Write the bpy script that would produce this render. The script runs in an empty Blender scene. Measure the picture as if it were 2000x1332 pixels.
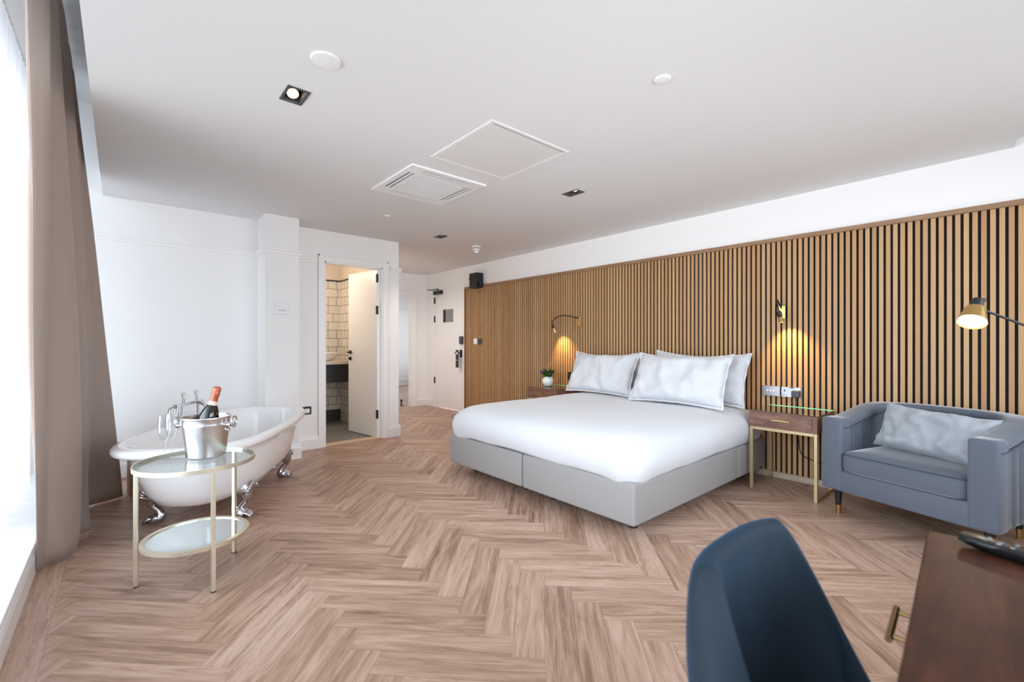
import bpy, bmesh, math, random
from mathutils import Vector, Matrix, noise
random.seed(7)
PI = math.pi
sc = bpy.context.scene
C = sc.collection

# ---------------------------------------------------------------- camera
CAMH = 1.15
YAW = math.radians(41.163)                      # forward = (sin, cos)
cd = bpy.data.cameras.new('camera'); cam = bpy.data.objects.new('camera', cd); C.objects.link(cam)
cam.location = (0, 0, CAMH)
cam.rotation_euler = (PI / 2, 0, -YAW)
cd.sensor_width = 36; cd.lens = 36 * 875 / 2000
cd.shift_y = 2.0 / 2000
cd.clip_start = 0.02; cd.clip_end = 200
cd.dof.use_dof = True; cd.dof.focus_distance = 3.1; cd.dof.aperture_fstop = 2.6
sc.camera = cam

# ---------------------------------------------------------------- world, exposure
w = bpy.data.worlds.new('daylight'); sc.world = w; w.use_nodes = True
bg = w.node_tree.nodes['Background']
bg.inputs[1].default_value = 5.6
_n = w.node_tree.nodes; _l = w.node_tree.links    # hazy bright sky above, bright lower half added to light the ceiling
_tc = _n.new('ShaderNodeTexCoord'); _sx = _n.new('ShaderNodeSeparateXYZ'); _l.new(_tc.outputs['Generated'], _sx.inputs[0])
_rp = _n.new('ShaderNodeValToRGB'); _mr = _n.new('ShaderNodeMapRange'); _mr.inputs[1].default_value = -1; _mr.inputs[2].default_value = 1
_l.new(_sx.outputs[2], _mr.inputs[0]); _l.new(_mr.outputs[0], _rp.inputs[0]); _l.new(_rp.outputs[0], bg.inputs[0])
_rp.color_ramp.elements[0].position = .44; _rp.color_ramp.elements[0].color = (.92, .94, 1.0, 1)
_rp.color_ramp.elements[1].position = .53; _rp.color_ramp.elements[1].color = (1.10, 1.21, 1.36, 1)
sc.view_settings.view_transform = 'Standard'; sc.view_settings.look = 'None'
sc.view_settings.gamma = 1; sc.view_settings.use_curve_mapping = False
sc.view_settings.exposure = 0.13
try:
    sc.cycles.max_bounces = 12; sc.cycles.diffuse_bounces = 7
    sc.cycles.transparent_max_bounces = 16
    sc.cycles.sample_clamp_indirect = 8
    sc.cycles.caustics_reflective = False; sc.cycles.caustics_refractive = False
except Exception:
    pass

def portal(name, loc, rot, sx, sy):             # daylight through a window opening
    l = bpy.data.lights.new(name, 'AREA'); l.shape = 'RECTANGLE'; l.size = sx; l.size_y = sy
    l.cycles.is_portal = True
    o = bpy.data.objects.new(name, l); C.objects.link(o); o.location = loc; o.rotation_euler = rot
WLX = -0.80                                     # inside face of the window wall
WRY = -0.90                                     # inside face of the wall behind the camera
TOP = 3.11
WIN_L = (-0.6, 4.85, 0.17, 2.96)                # y0 y1 z0 z1
WIN_R = (0.1, 3.8, 0.70, 2.36)                 # x0 x1 z0 z1
portal('window_daylight', (WLX - 0.12, (WIN_L[0] + WIN_L[1]) / 2, (WIN_L[2] + WIN_L[3]) / 2), (0, -PI / 2, 0), WIN_L[3] - WIN_L[2], WIN_L[1] - WIN_L[0])
portal('rear_window_daylight', ((WIN_R[0] + WIN_R[1]) / 2, WRY - 0.12, (WIN_R[2] + WIN_R[3]) / 2), (PI / 2, 0, 0), WIN_R[1] - WIN_R[0], WIN_R[3] - WIN_R[2])
portal('added_far_daylight', (6.62, 9.3, 1.4), (0, PI / 2, 0), 1.8, 2.6)  # daylight for the unseen window added in the far room

def lamp(name, kind, loc, power, col, parent=None, **k):
    l = bpy.data.lights.new(name, kind); l.energy = power; l.color = col
    for a, b in k.items():
        if a != 'aim': setattr(l, a, b)
    o = bpy.data.objects.new(name, l); C.objects.link(o); o.location = loc
    if 'aim' in k:
        o.rotation_euler = (Vector(k['aim']) - Vector(loc)).to_track_quat('-Z', 'Y').to_euler()
    if parent:
        o.parent = parent; o.matrix_parent_inverse = mat_of(parent).inverted()
    return o

# ---------------------------------------------------------------- materials
def lin(c):
    return tuple(((v / 255) / 12.92 if v / 255 <= .04045 else ((v / 255 + .055) / 1.055) ** 2.4) for v in c) + (1,)
class NM:
    def __init__(s, name):
        s.m = bpy.data.materials.new(name); s.m.use_nodes = True
        s.t = s.m.node_tree; s.n = s.t.nodes; s.b = s.n['Principled BSDF']; s.out = s.n['Material Output']
    def node(s, typ, **k):
        n = s.n.new(typ)
        for a, b in k.items(): setattr(n, a, b)
        return n
    def link(s, a, b): s.t.links.new(a, b)
    def math(s, op, a, b=None, c=None):
        n = s.node('ShaderNodeMath', operation=op)
        for i, v in enumerate((a, b, c)):
            if v is None: continue
            if isinstance(v, (int, float)): n.inputs[i].default_value = v
            else: s.link(v, n.inputs[i])
        return n.outputs[0]
    def mix(s, f, a, b, mode='MIX'):
        n = s.node('ShaderNodeMix', data_type='RGBA', blend_type=mode)
        for i, v in ((0, f), (6, a), (7, b)):
            if isinstance(v, (int, float)): n.inputs[i].default_value = v
            elif isinstance(v, tuple): n.inputs[i].default_value = v
            else: s.link(v, n.inputs[i])
        return n.outputs[2]
    def coord(s, scale=(1, 1, 1), kind='Object'):
        tc = s.node('ShaderNodeTexCoord'); mp = s.node('ShaderNodeMapping'); mp.inputs[3].default_value = scale
        s.link(tc.outputs[kind], mp.inputs[0]); return mp.outputs[0]
    def noise(s, vec, scale=5, detail=3, rough=.5, dist=0):
        n = s.node('ShaderNodeTexNoise'); n.inputs['Scale'].default_value = scale; n.inputs['Detail'].default_value = detail
        n.inputs['Roughness'].default_value = rough; n.inputs['Distortion'].default_value = dist
        if vec is not None: s.link(vec, n.inputs['Vector'])
        return n.outputs[0]
    def ramp(s, f, stops):
        n = s.node('ShaderNodeValToRGB'); e = n.color_ramp.elements
        e[0].position, e[0].color = stops[0]; e[1].position, e[1].color = stops[-1]
        for p, c in stops[1:-1]:
            q = e.new(p); q.color = c
        s.link(f, n.inputs[0]); return n.outputs[0]
    def bump(s, h, strength=.2, dist=.002):
        n = s.node('ShaderNodeBump'); n.inputs['Strength'].default_value = strength; n.inputs['Distance'].default_value = dist
        s.link(h, n.inputs['Height']); s.link(n.outputs[0], s.b.inputs['Normal'])
    def set(s, **k):
        for a, b in k.items(): s.b.inputs[a.replace('_', ' ')].default_value = b
        return s
def plain(name, col, rough=.5, metal=0., bumpsc=None, bstr=.1, bdist=.001, var=.0, **k):
    M = NM(name); c = lin(col); M.set(Roughness=rough, Metallic=metal)
    M.b.inputs['Base Color'].default_value = c
    v = M.coord()
    if var:
        f = M.noise(v, 3.0, 4)
        d = tuple(x * (1 - var) for x in c[:3]) + (1,)
        M.link(M.mix(f, d, c), M.b.inputs['Base Color'])
    if bumpsc:
        M.bump(M.noise(v, bumpsc, 3), bstr, bdist)
    for a, b in k.items(): M.b.inputs[a.replace('_', ' ')].default_value = b
    return M.m
MAT = {}
MAT['wall'] = plain('wall_paint', (249, 248, 247), .75, bumpsc=220, bstr=.05)
MAT['ceiling'] = plain('ceiling_paint', (229, 229, 229), .8, bumpsc=150, bstr=.04)
MAT['gloss'] = plain('white_gloss_paint', (249, 248, 247), .32, bumpsc=40, bstr=.02)
MAT['upvc'] = plain('white_window_frame', (240, 242, 243), .35, bumpsc=30, bstr=.02)
MAT['cream'] = plain('bathroom_paint', (225, 214, 200), .7, bumpsc=120, bstr=.04)
MAT['linen'] = plain('white_bed_linen', (207, 208, 212), .85, bumpsc=6, bstr=.7, bdist=.01, Sheen_Weight=.2)
MAT['divan'] = plain('grey_beige_divan_fabric', (146, 142, 140), .8, bumpsc=400, bstr=.15, bdist=.0006, Sheen_Weight=.15)
MAT['brass'] = plain('brushed_brass', (201, 166, 106), .32, 1., bumpsc=90, bstr=.05)
MAT['oldbrass'] = plain('antique_brass', (132, 108, 72), .35, 1., bumpsc=90, bstr=.05)
MAT['champagne'] = plain('champagne_metal', (232, 226, 206), .38, 1., bumpsc=90, bstr=.04)
MAT['goldpaint'] = plain('gold_painted_steel', (197, 178, 140), .4, .7, bumpsc=90, bstr=.04)
MAT['chrome'] = plain('chrome', (225, 226, 230), .08, 1., bumpsc=20, bstr=.01)
MAT['clawchrome'] = plain('cast_chrome', (205, 206, 212), .14, 1., bumpsc=45, bstr=.5, bdist=.004)
MAT['alu'] = plain('polished_aluminium', (226, 226, 230), .24, 1., bumpsc=60, bstr=.05)
MAT['steel'] = plain('brushed_steel', (176, 176, 182), .35, 1., bumpsc=120, bstr=.05)
MAT['black'] = plain('matt_black', (24, 24, 26), .45, bumpsc=90, bstr=.05)
MAT['blackgloss'] = plain('gloss_black_plastic', (14, 14, 16), .25, bumpsc=60, bstr=.02)
MAT['darkgrey'] = plain('dark_grey_plastic', (70, 70, 74), .45, bumpsc=60, bstr=.03)
MAT['midgrey'] = plain('mid_grey_plastic', (150, 150, 152), .5, bumpsc=60, bstr=.03)
MAT['rubber'] = plain('black_rubber', (25, 24, 24), .8, bumpsc=60, bstr=.1)
MAT['enamel'] = plain('white_enamel', (250, 250, 250), .1, bumpsc=5, bstr=.01, Coat_Weight=.4)
MAT['whiteplastic'] = plain('white_plastic', (240, 240, 240), .4, bumpsc=50, bstr=.02)
MAT['grille'] = plain('off_white_grille', (212, 210, 207), .6, bumpsc=260, bstr=.6, bdist=.003)
MAT['grey_floor'] = plain('grey_bathroom_tile', (132, 128, 126), .5, bumpsc=60, bstr=.1, var=.12)
MAT['threshold'] = plain('pale_oak_threshold', (214, 186, 158), .5, bumpsc=60, bstr=.05, var=.1)
MAT['charcoal'] = plain('charcoal_lacquer', (44, 47, 52), .35, bumpsc=50, bstr=.03)
MAT['stone'] = plain('pale_stone_worktop', (226, 214, 200), .3, bumpsc=30, bstr=.03, var=.06)
MAT['ceramic'] = plain('white_ceramic', (240, 238, 234), .22, bumpsc=20, bstr=.02)
MAT['copper'] = plain('copper_red_foil', (188, 104, 80), .4, .45, bumpsc=60, bstr=.35, bdist=.002)
MAT['bottle'] = plain('dark_bottle_glass', (10, 14, 14), .05, bumpsc=8, bstr=.01, Coat_Weight=.6)
MAT['label'] = plain('pale_pink_label', (236, 205, 190), .5, bumpsc=60, bstr=.03)
MAT['leaf'] = plain('green_leaf', (62, 112, 48), .5, bumpsc=60, bstr=.2, var=.35)
MAT['petal'] = plain('mauve_petal', (160, 110, 170), .6, bumpsc=60, bstr=.1, var=.25)
MAT['soil'] = plain('dark_soil', (50, 40, 32), .9, bumpsc=60, bstr=.6)
MAT['velvet_grey'] = plain('blue_grey_velvet', (98, 105, 118), .75, bumpsc=7, bstr=.3, bdist=.004, var=.18, Sheen_Weight=.55, Sheen_Roughness=.35)
MAT['velvet_piping'] = plain('blue_grey_piping', (74, 80, 92), .8, bumpsc=60, bstr=.1)
MAT['cushion'] = plain('pale_grey_velvet', (166, 171, 177), .75, bumpsc=9, bstr=.45, bdist=.008, var=.12, Sheen_Weight=.5, Sheen_Roughness=.4)
MAT['navy'] = plain('navy_velvet', (12, 34, 48), .8, bumpsc=9, bstr=.35, bdist=.005, var=.3, Sheen_Weight=.3, Sheen_Roughness=.35)
MAT['navy'].node_tree.nodes['Principled BSDF'].inputs['Sheen Tint'].default_value = (.03, .28, .62, 1)
MAT['stool'] = None

def wood(name, dark, light, scale, rough=.4, rnd=None):
    M = NM(name); v = M.coord(scale)
    n1 = M.noise(v, 3.0, 6, .65, .6); n2 = M.noise(v, 14., 3, .6, .2)
    f = M.math('ADD', M.math('MULTIPLY', n1, .7), M.math('MULTIPLY', n2, .3))
    col = M.ramp(f, [(.32, lin(dark)), (.5, lin(tuple((a + b) // 2 for a, b in zip(dark, light)))), (.68, lin(light))])
    M.link(col, M.b.inputs['Base Color']); M.set(Roughness=rough); M.bump(n2, .1, .0006)
    return M.m
MAT['walnut_y'] = wood('walnut_grain_y', (84, 54, 44), (160, 116, 94), (9, 1.4, 9))
MAT['walnut_dark'] = wood('walnut_desk', (40, 20, 12), (84, 45, 28), (1.6, 9, 9), .45)
MAT['walnut_dark'].node_tree.nodes['Principled BSDF'].inputs['Specular IOR Level'].default_value = .22
MAT['stool'] = wood('brown_stool_wood', (140, 100, 72), (200, 156, 118), (12, 12, 1.5), .5)
MAT['oak_rail'] = wood('oak_rail', (134, 102, 74), (172, 136, 102), (10, 1.0, 10), .5)
MAT['oak_base'] = wood('pale_oak_base_rail', (178, 158, 138), (206, 188, 168), (10, 1.0, 10), .5)

# oak slats: one tone per slat, grain running up
M = NM('oak_slats'); tc = M.node('ShaderNodeTexCoord'); sx = M.node('ShaderNodeSeparateXYZ'); M.link(tc.outputs['Object'], sx.inputs[0])
idx = M.math('FLOOR', M.math('DIVIDE', sx.outputs[1], .04))
wn = M.node('ShaderNodeTexWhiteNoise', noise_dimensions='1D'); M.link(idx, wn.inputs['W'])
cb = M.node('ShaderNodeCombineXYZ'); M.link(M.math('MULTIPLY', sx.outputs[0], 30.), cb.inputs[0])
M.link(M.math('ADD', M.math('MULTIPLY', sx.outputs[1], 60.), M.math('MULTIPLY', idx, 7.3)), cb.inputs[1]); M.link(M.math('MULTIPLY', sx.outputs[2], 3.), cb.inputs[2])
g = M.noise(cb.outputs[0], 2.2, 5, .6, .5)
base = M.ramp(wn.outputs[0], [(0, lin((186, 143, 98))), (.5, lin((200, 158, 110))), (1, lin((212, 172, 126)))])
M.link(M.mix(M.math('MULTIPLY', g, .55), base, lin((166, 122, 80))), M.b.inputs['Base Color']); M.set(Roughness=.55); M.bump(g, .15, .0008)
MAT['slat'] = M.m
MAT['felt'] = plain('black_felt_backing', (20, 18, 18), .95, bumpsc=200, bstr=.2)

# herringbone vinyl planks: UV = metres along / across a plank, colour attribute 'tone' = random per plank
M = NM('herringbone_planks')
uv = M.node('ShaderNodeUVMap', uv_map='plank'); at = M.node('ShaderNodeAttribute', attribute_name='tone')
st = M.node('ShaderNodeSeparateColor'); M.link(at.outputs['Color'], st.inputs[0])
su = M.node('ShaderNodeSeparateXYZ'); M.link(uv.outputs[0], su.inputs[0])
cb = M.node('ShaderNodeCombineXYZ')
M.link(M.math('ADD', M.math('MULTIPLY', su.outputs[0], 2.2), M.math('MULTIPLY', st.outputs[0], 40.)), cb.inputs[0])
M.link(M.math('ADD', M.math('MULTIPLY', su.outputs[1], 26.), M.math('MULTIPLY', st.outputs[1], 60.)), cb.inputs[1])
g1 = M.noise(cb.outputs[0], 1.0, 6, .62, .9)
cb2 = M.node('ShaderNodeCombineXYZ')
M.link(M.math('ADD', M.math('MULTIPLY', su.outputs[0], 9.), M.math('MULTIPLY', st.outputs[1], 33.)), cb2.inputs[0])
M.link(M.math('ADD', M.math('MULTIPLY', su.outputs[1], 190.), M.math('MULTIPLY', st.outputs[0], 90.)), cb2.inputs[1])
g2 = M.noise(cb2.outputs[0], 1.0, 3, .6, .3)
cb3 = M.node('ShaderNodeCombineXYZ')
M.link(M.math('ADD', M.math('MULTIPLY', su.outputs[0], 1.1), M.math('MULTIPLY', st.outputs[2], 70.)), cb3.inputs[0])
M.link(M.math('ADD', M.math('MULTIPLY', su.outputs[1], 6.), M.math('MULTIPLY', st.outputs[0], 20.)), cb3.inputs[1])
g3 = M.noise(cb3.outputs[0], 1.6, 2, .5, 1.4)
rings = M.math('SINE', M.math('MULTIPLY', g3, 95.))
ringmask = M.math('MULTIPLY', M.math('GREATER_THAN', st.outputs[2], .8), M.math('MULTIPLY', rings, .035))
f = M.math('ADD', M.math('ADD', M.math('MULTIPLY', g1, .78), M.math('MULTIPLY', g2, .26)), ringmask)
f = M.math('ADD', f, M.math('MULTIPLY', M.math('SUBTRACT', st.outputs[2], .5), .13))
col = M.ramp(f, [(.28, lin((112, 84, 68))), (.42, lin((156, 124, 105))), (.54, lin((181, 149, 130))), (.70, lin((202, 173, 155)))])
# fine bevel line round each plank
ed = M.math('MINIMUM', M.math('SUBTRACT', .061, M.math('ABSOLUTE', M.math('SUBTRACT', su.outputs[1], .061))), 1.)
line = M.math('LESS_THAN', ed, .0011)
M.link(M.mix(M.math('MULTIPLY', line, .6), col, lin((84, 60, 48))), M.b.inputs['Base Color'])
M.set(Roughness=.42); M.b.inputs['Specular IOR Level'].default_value = .4; M.bump(g2, .12, .0005)
MAT['floor'] = M.m

# bathroom tiles
M = NM('white_wall_tiles'); tc = M.node('ShaderNodeTexCoord'); sx = M.node('ShaderNodeSeparateXYZ'); M.link(tc.outputs['Object'], sx.inputs[0])
cb = M.node('ShaderNodeCombineXYZ'); M.link(M.math('ADD', sx.outputs[0], sx.outputs[1]), cb.inputs[0]); M.link(sx.outputs[2], cb.inputs[1])
br = M.node('ShaderNodeTexBrick'); M.link(cb.outputs[0], br.inputs['Vector'])
br.inputs['Scale'].default_value = 1; br.inputs['Brick Width'].default_value = .24; br.inputs['Row Height'].default_value = .12; br.inputs['Mortar Size'].default_value = .0035
br.offset = .42; br.offset_frequency = 3; br.squash = .5; br.squash_frequency = 2
br.inputs['Color1'].default_value = lin((232, 226, 216)); br.inputs['Color2'].default_value = lin((222, 216, 206)); br.inputs['Mortar'].default_value = lin((96, 90, 86))
M.link(br.outputs[0], M.b.inputs['Base Color']); M.set(Roughness=.2); MAT['tiles'] = M.m

def glassy(name, tint, refl, rough=.0):       # thin pane
    M = NM(name); M.n.remove(M.b)
    t = M.node('ShaderNodeBsdfTransparent'); t.inputs[0].default_value = tint
    g = M.node('ShaderNodeBsdfGlossy'); g.inputs['Roughness'].default_value = rough
    fr = M.node('ShaderNodeFresnel'); fr.inputs[0].default_value = 1.5
    mx = M.node('ShaderNodeMixShader'); M.link(M.math('MULTIPLY', fr.outputs[0], refl), mx.inputs[0])
    M.link(t.outputs[0], mx.inputs[1]); M.link(g.outputs[0], mx.inputs[2]); M.link(mx.outputs[0], M.out.inputs[0])
    return M.m
MAT['pane'] = glassy('window_pane', (.96, .98, .98, 1), .8)
MAT['tableglass'] = glassy('table_glass', (.93, .97, .97, 1), .4)
MAT['flute'] = glassy('wine_glass', (.975, .98, .985, 1), .3)
M = NM('mirror'); M.set(Roughness=.03, Metallic=1.); M.b.inputs['Base Color'].default_value = lin((226, 236, 238)); MAT['mirror'] = M.m
M = NM('smoked_glass_top'); M.set(Roughness=.06, Coat_Weight=1.); M.b.inputs['Base Color'].default_value = lin((74, 60, 44)); M.b.inputs['Specular IOR Level'].default_value = .9; MAT['smoked'] = M.m
MAT['greenedge_glow'] = plain('green_glass_edge_glow', (120, 240, 170), .15, bumpsc=20, bstr=.02, Coat_Weight=.6)  # glass edge, its green glow put into the bright base colour

def emit(name, col, strength):
    M = NM(name); M.set(Roughness=.5); M.b.inputs['Base Color'].default_value = lin(col)
    M.b.inputs['Emission Color'].default_value = lin(col); M.b.inputs['Emission Strength'].default_value = strength
    return M.m
MAT['bulb'] = emit('warm_bulb', (255, 222, 160), 2.2)
MAT['bulb_soft'] = emit('lamp_diffuser', (255, 240, 210), 6)
MAT['tinybulb'] = emit('reading_bulb', (255, 200, 120), 6)

def cloth(name, col, transl, transp=0., bsc=60):
    M = NM(name); c = lin(col)
    M.b.inputs['Base Color'].default_value = c; M.set(Roughness=.85); M.b.inputs['Sheen Weight'].default_value = .2
    M.bump(M.noise(M.coord((1, 1, .25)), bsc, 3), .12, .002)
    t = M.node('ShaderNodeBsdfTranslucent'); t.inputs[0].default_value = c
    mx = M.node('ShaderNodeMixShader'); mx.inputs[0].default_value = transl
    M.link(M.b.outputs[0], mx.inputs[1]); M.link(t.outputs[0], mx.inputs[2]); o = mx.outputs[0]
    if transp:
        tp = M.node('ShaderNodeBsdfTransparent'); m2 = M.node('ShaderNodeMixShader'); m2.inputs[0].default_value = transp
        M.link(o, m2.inputs[1]); M.link(tp.outputs[0], m2.inputs[2]); o = m2.outputs[0]
    M.link(o, M.out.inputs[0]); return M.m
MAT['curtain'] = cloth('taupe_curtain_fabric', (172, 154, 143), .10)
MAT['sheer'] = cloth('white_voile', (240, 243, 248), .55, .35, 120)

# ---------------------------------------------------------------- mesh helpers
def mat_of(o):
    m = o.matrix_basis.copy()
    return m if o.parent is None else mat_of(o.parent) @ o.matrix_parent_inverse @ m
def link(name, bm, m, parent=None, smooth=None, local=False, mods=()):
    me = bpy.data.meshes.new(name)
    bmesh.ops.recalc_face_normals(bm, faces=bm.faces)
    if smooth is not None:
        for f in bm.faces: f.smooth = True
        for e in bm.edges:
            if len(e.link_faces) == 2 and e.calc_face_angle(0) > math.radians(smooth): e.smooth = False
    bm.to_mesh(me); bm.free()
    o = bpy.data.objects.new(name, me); C.objects.link(o)
    me.materials.append(MAT[m] if isinstance(m, str) else m)
    if parent:
        o.parent = parent
        if not local: o.matrix_parent_inverse = mat_of(parent).inverted()
    for k in mods:
        md = o.modifiers.new(k[0], k[0])
        for a, b in k[1].items(): setattr(md, a, b)
    return o
SUB = ('SUBSURF', {'levels': 2, 'render_levels': 2})
def thing(name, label, cat, loc=(0, 0, 0), rz=0., group=None):
    o = bpy.data.objects.new(name, None); C.objects.link(o); o.location = loc; o.rotation_euler = (0, 0, rz)
    o.empty_display_size = .1; o['label'] = label; o['category'] = cat
    if group: o['group'] = group
    return o
def tag(o, label, cat, group=None):
    o['label'] = label; o['category'] = cat
    if group: o['group'] = group
    return o
def struct(name, bm, m, **k):
    o = link(name, bm, m, **k)
    if o.parent is None: o['kind'] = 'structure'
    return o
def copy_tree(o, parent=None):
    c = o.copy(); C.objects.link(c)
    if parent: c.parent = parent
    for ch in list(o.children): copy_tree(ch, c)
    return c
def B(): return bmesh.new()
def merge(dst, src, M4=None):
    me = bpy.data.meshes.new('tmp'); 
    if M4 is not None: bmesh.ops.transform(src, matrix=M4, verts=src.verts)
    src.to_mesh(me); src.free(); dst.from_mesh(me); bpy.data.meshes.remove(me)
def bx(bm, x0, x1, y0, y1, z0, z1, bev=0., seg=2, M4=None):
    t = B(); bmesh.ops.create_cube(t, size=1)
    for v in t.verts:
        v.co = Vector(((x0 + x1) / 2 + v.co.x * (x1 - x0), (y0 + y1) / 2 + v.co.y * (y1 - y0), (z0 + z1) / 2 + v.co.z * (z1 - z0)))
    if bev: bmesh.ops.bevel(t, geom=t.edges[:], offset=bev, segments=seg, affect='EDGES', profile=.5)
    merge(bm, t, M4); return bm
def box(x0, x1, y0, y1, z0, z1, bev=0., seg=2): return bx(B(), x0, x1, y0, y1, z0, z1, bev, seg)
def loft(bm, rings, closed=True, cap0=False, cap1=False):
    R = [[bm.verts.new(p) for p in r] for r in rings]
    n = len(R[0])
    for a, b in zip(R, R[1:]):
        for i in range(n if closed else n - 1):
            j = (i + 1) % n
            try: bm.faces.new((a[i], a[j], b[j], b[i]))
            except ValueError: pass
    if cap0: bm.faces.new(R[0][::-1])
    if cap1: bm.faces.new(R[-1])
    return R
def lathe(bm, prof, seg=32, loc=(0, 0, 0), M4=None, cap0=True, cap1=True):
    t = B()
    rings = [[Vector((r * math.cos(2 * PI * i / seg), r * math.sin(2 * PI * i / seg), z)) for i in range(seg)] for r, z in prof]
    loft(t, rings, True, cap0, cap1)
    bmesh.ops.remove_doubles(t, verts=t.verts, dist=1e-6)
    m = Matrix.Translation(loc) @ (M4 if M4 is not None else Matrix())
    merge(bm, t, m); return bm
def tube(bm, pts, r, seg=12, caps=True):
    pts = [Vector(p) for p in pts]; n = len(pts)
    rs = r if isinstance(r, (list, tuple)) else [r] * n
    rings = []; up = None
    for i, p in enumerate(pts):
        d = (pts[min(i + 1, n - 1)] - pts[max(i - 1, 0)]).normalized()
        if up is None: up = d.orthogonal().normalized()
        else:
            up = (up - d * up.dot(d))
            up = up.normalized() if up.length > 1e-6 else d.orthogonal().normalized()
        s = d.cross(up)
        rings.append([p + (up * math.cos(2 * PI * k / seg) + s * math.sin(2 * PI * k / seg)) * rs[i] for k in range(seg)])
    loft(bm, rings, True, caps, caps); return bm
def spline(P, n=8):
    P = [Vector(p) for p in P]; out = []
    for i in range(len(P) - 1):
        a, b, c, d = P[max(i - 1, 0)], P[i], P[i + 1], P[min(i + 2, len(P) - 1)]
        for k in range(n):
            t = k / n
            out.append(.5 * ((2 * b) + (c - a) * t + (2 * a - 5 * b + 4 * c - d) * t * t + (3 * b - a - 3 * c + d) * t ** 3))
    out.append(P[-1]); return out
def cells(bm, u0, u1, v0, v1, holes, put):     # rectangle minus rectangular holes
    us = sorted({u0, u1} | {h[0] for h in holes} | {h[1] for h in holes}); vs = sorted({v0, v1} | {h[2] for h in holes} | {h[3] for h in holes})
    us = [u for u in us if u0 <= u <= u1]; vs = [v for v in vs if v0 <= v <= v1]
    for a, b in zip(us, us[1:]):
        run = None
        for c, d in zip(vs, vs[1:]):
            m = ((a + b) / 2, (c + d) / 2)
            if any(h[0] < m[0] < h[1] and h[2] < m[1] < h[3] for h in holes):
                if run: put(a, b, *run); run = None
            else: run = (run[0], d) if run else (c, d)
        if run: put(a, b, *run)
def wall_x(y, t, x0, x1, z0, z1, holes=()):    # wall running along X
    bm = B(); cells(bm, x0, x1, z0, z1, list(holes), lambda a, b, c, d: bx(bm, a, b, y, y + t, c, d)); return bm
def wall_y(x, t, y0, y1, z0, z1, holes=()):
    bm = B(); cells(bm, y0, y1, z0, z1, list(holes), lambda a, b, c, d: bx(bm, x, x + t, a, b, c, d)); return bm
def profx(bm, prof, x0, x1, y, s):             # moulding along X: prof of (out, z), out towards s*y
    pts = [(0, prof[0][1])] + list(prof) + [(0, prof[-1][1])]
    loft(bm, [[Vector((x, y + s * o, z)) for o, z in pts] for x in (x0, x1)], True, True, True)
def profy(bm, prof, y0, y1, x, s):
    pts = [(0, prof[0][1])] + list(prof) + [(0, prof[-1][1])]
    loft(bm, [[Vector((x + s * o, y, z)) for o, z in pts] for y in (y0, y1)], True, True, True)
SKIRT = [(.018, 0.0), (.018, .105), (.014, .118), (.010, .122), (.008, .14)]
RAIL = [(.006, 2.0), (.012, 2.01), (.014, 2.022), (.026, 2.034), (.03, 2.05), (.012, 2.056)]

# ---------------------------------------------------------------- room shell
H = 2.37
WX = 4.22                                       # slat wall face
bk = 5.05                                       # wall behind the tub
HX = 2.57                                       # corner of the bathroom block
HY = 7.20                                       # end of the hall
# floor
Wp, N = .122, 5
bm = B(); uvl = bm.loops.layers.uv.new('plank'); tl = bm.loops.layers.float_color.new('tone')
def clip(poly, f):
    out = []
    for i, p in enumerate(poly):
        q = poly[(i + 1) % len(poly)]; a, b = f(p), f(q)
        if a >= 0: out.append(p)
        if (a > 0 > b) or (a < 0 < b):
            t = a / (a - b); out.append(tuple(p[k] + (q[k] - p[k]) * t for k in range(4)))
    return out
def plank(P, tone, region):
    x0, x1, y0, y1 = region
    for f in (lambda p: p[0] - x0, lambda p: x1 - p[0], lambda p: p[1] - y0, lambda p: y1 - p[1]):
        P = clip(P, f)
        if len(P) < 3: return
    vs = [bm.verts.new((p[0], p[1], 0)) for p in P]
    fa = bm.faces.new(vs)
    for l, p in zip(fa.loops, P): l[uvl].uv = (p[2], p[3]); l[tl] = tone
s2 = math.sqrt(.5)
def ab(a, b):
    a = (a + 7.097) * Wp; b = (b + .39) * Wp
    return ((a + b) * s2, (b - a) * s2)
regs = ((-.215, WX + .02, WRY - .02, bk + .05), (HX - .03, 6.6, bk + .05, 11.0))
for rg in regs:
    for j in range(-20, 125):
        for m in range(-16, 12):
            i0 = -j + 2 * N * m
            q = [(i0, j), (i0 + N, j), (i0 + N, j + 1), (i0, j + 1)]
            tone = (random.random(), random.random(), random.random(), 1)
            plank([ab(*p) + ((p[0] - i0) * Wp, (p[1] - j) * Wp) for p in q], tone, rg)
    for i in range(-100, 70):
        for m in range(-10, 16):
            j0 = -i + N + 2 * N * m
            q = [(i, j0), (i + 1, j0), (i + 1, j0 + N), (i, j0 + N)]
            tone = (random.random(), random.random(), random.random(), 1)
            plank([ab(*p) + ((p[1] - j0) * Wp, (p[0] - i) * Wp) for p in q], tone, rg)
yy = 2.67 - 3 * 1.2
while yy < bk:
    tone = (random.random(), random.random(), .9, 1)
    q = [(-.34, yy, 0, 0), (-.215, yy, 0, .122), (-.215, yy + 1.2, 1.2, .122), (-.34, yy + 1.2, 1.2, 0)]
    plank(q, tone, (-.34, -.215, WRY - .02, bk + .05)); yy += 1.2
struct('floor', bm, 'floor')
struct('floor_bathroom', box(.9, HX - .03, bk + .1, 6.75, -.05, .004), 'grey_floor')
struct('floor_slab', box(-1.1, 6.8, WRY - .3, 11.2, -.12, -.051), 'darkgrey')

# raised window platform with moulded riser
bm = B(); bx(bm, WLX - .2, -.335, WRY, bk, 0.0, .135); bx(bm, WLX - .2, -.318, WRY, bk, .135, .150, .004)
profy(bm, [(.018, 0.0), (.018, .085), (.012, .1), (.004, .108)], WRY, bk, -.335, 1)
struct('trim_1', bm, 'gloss')

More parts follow.
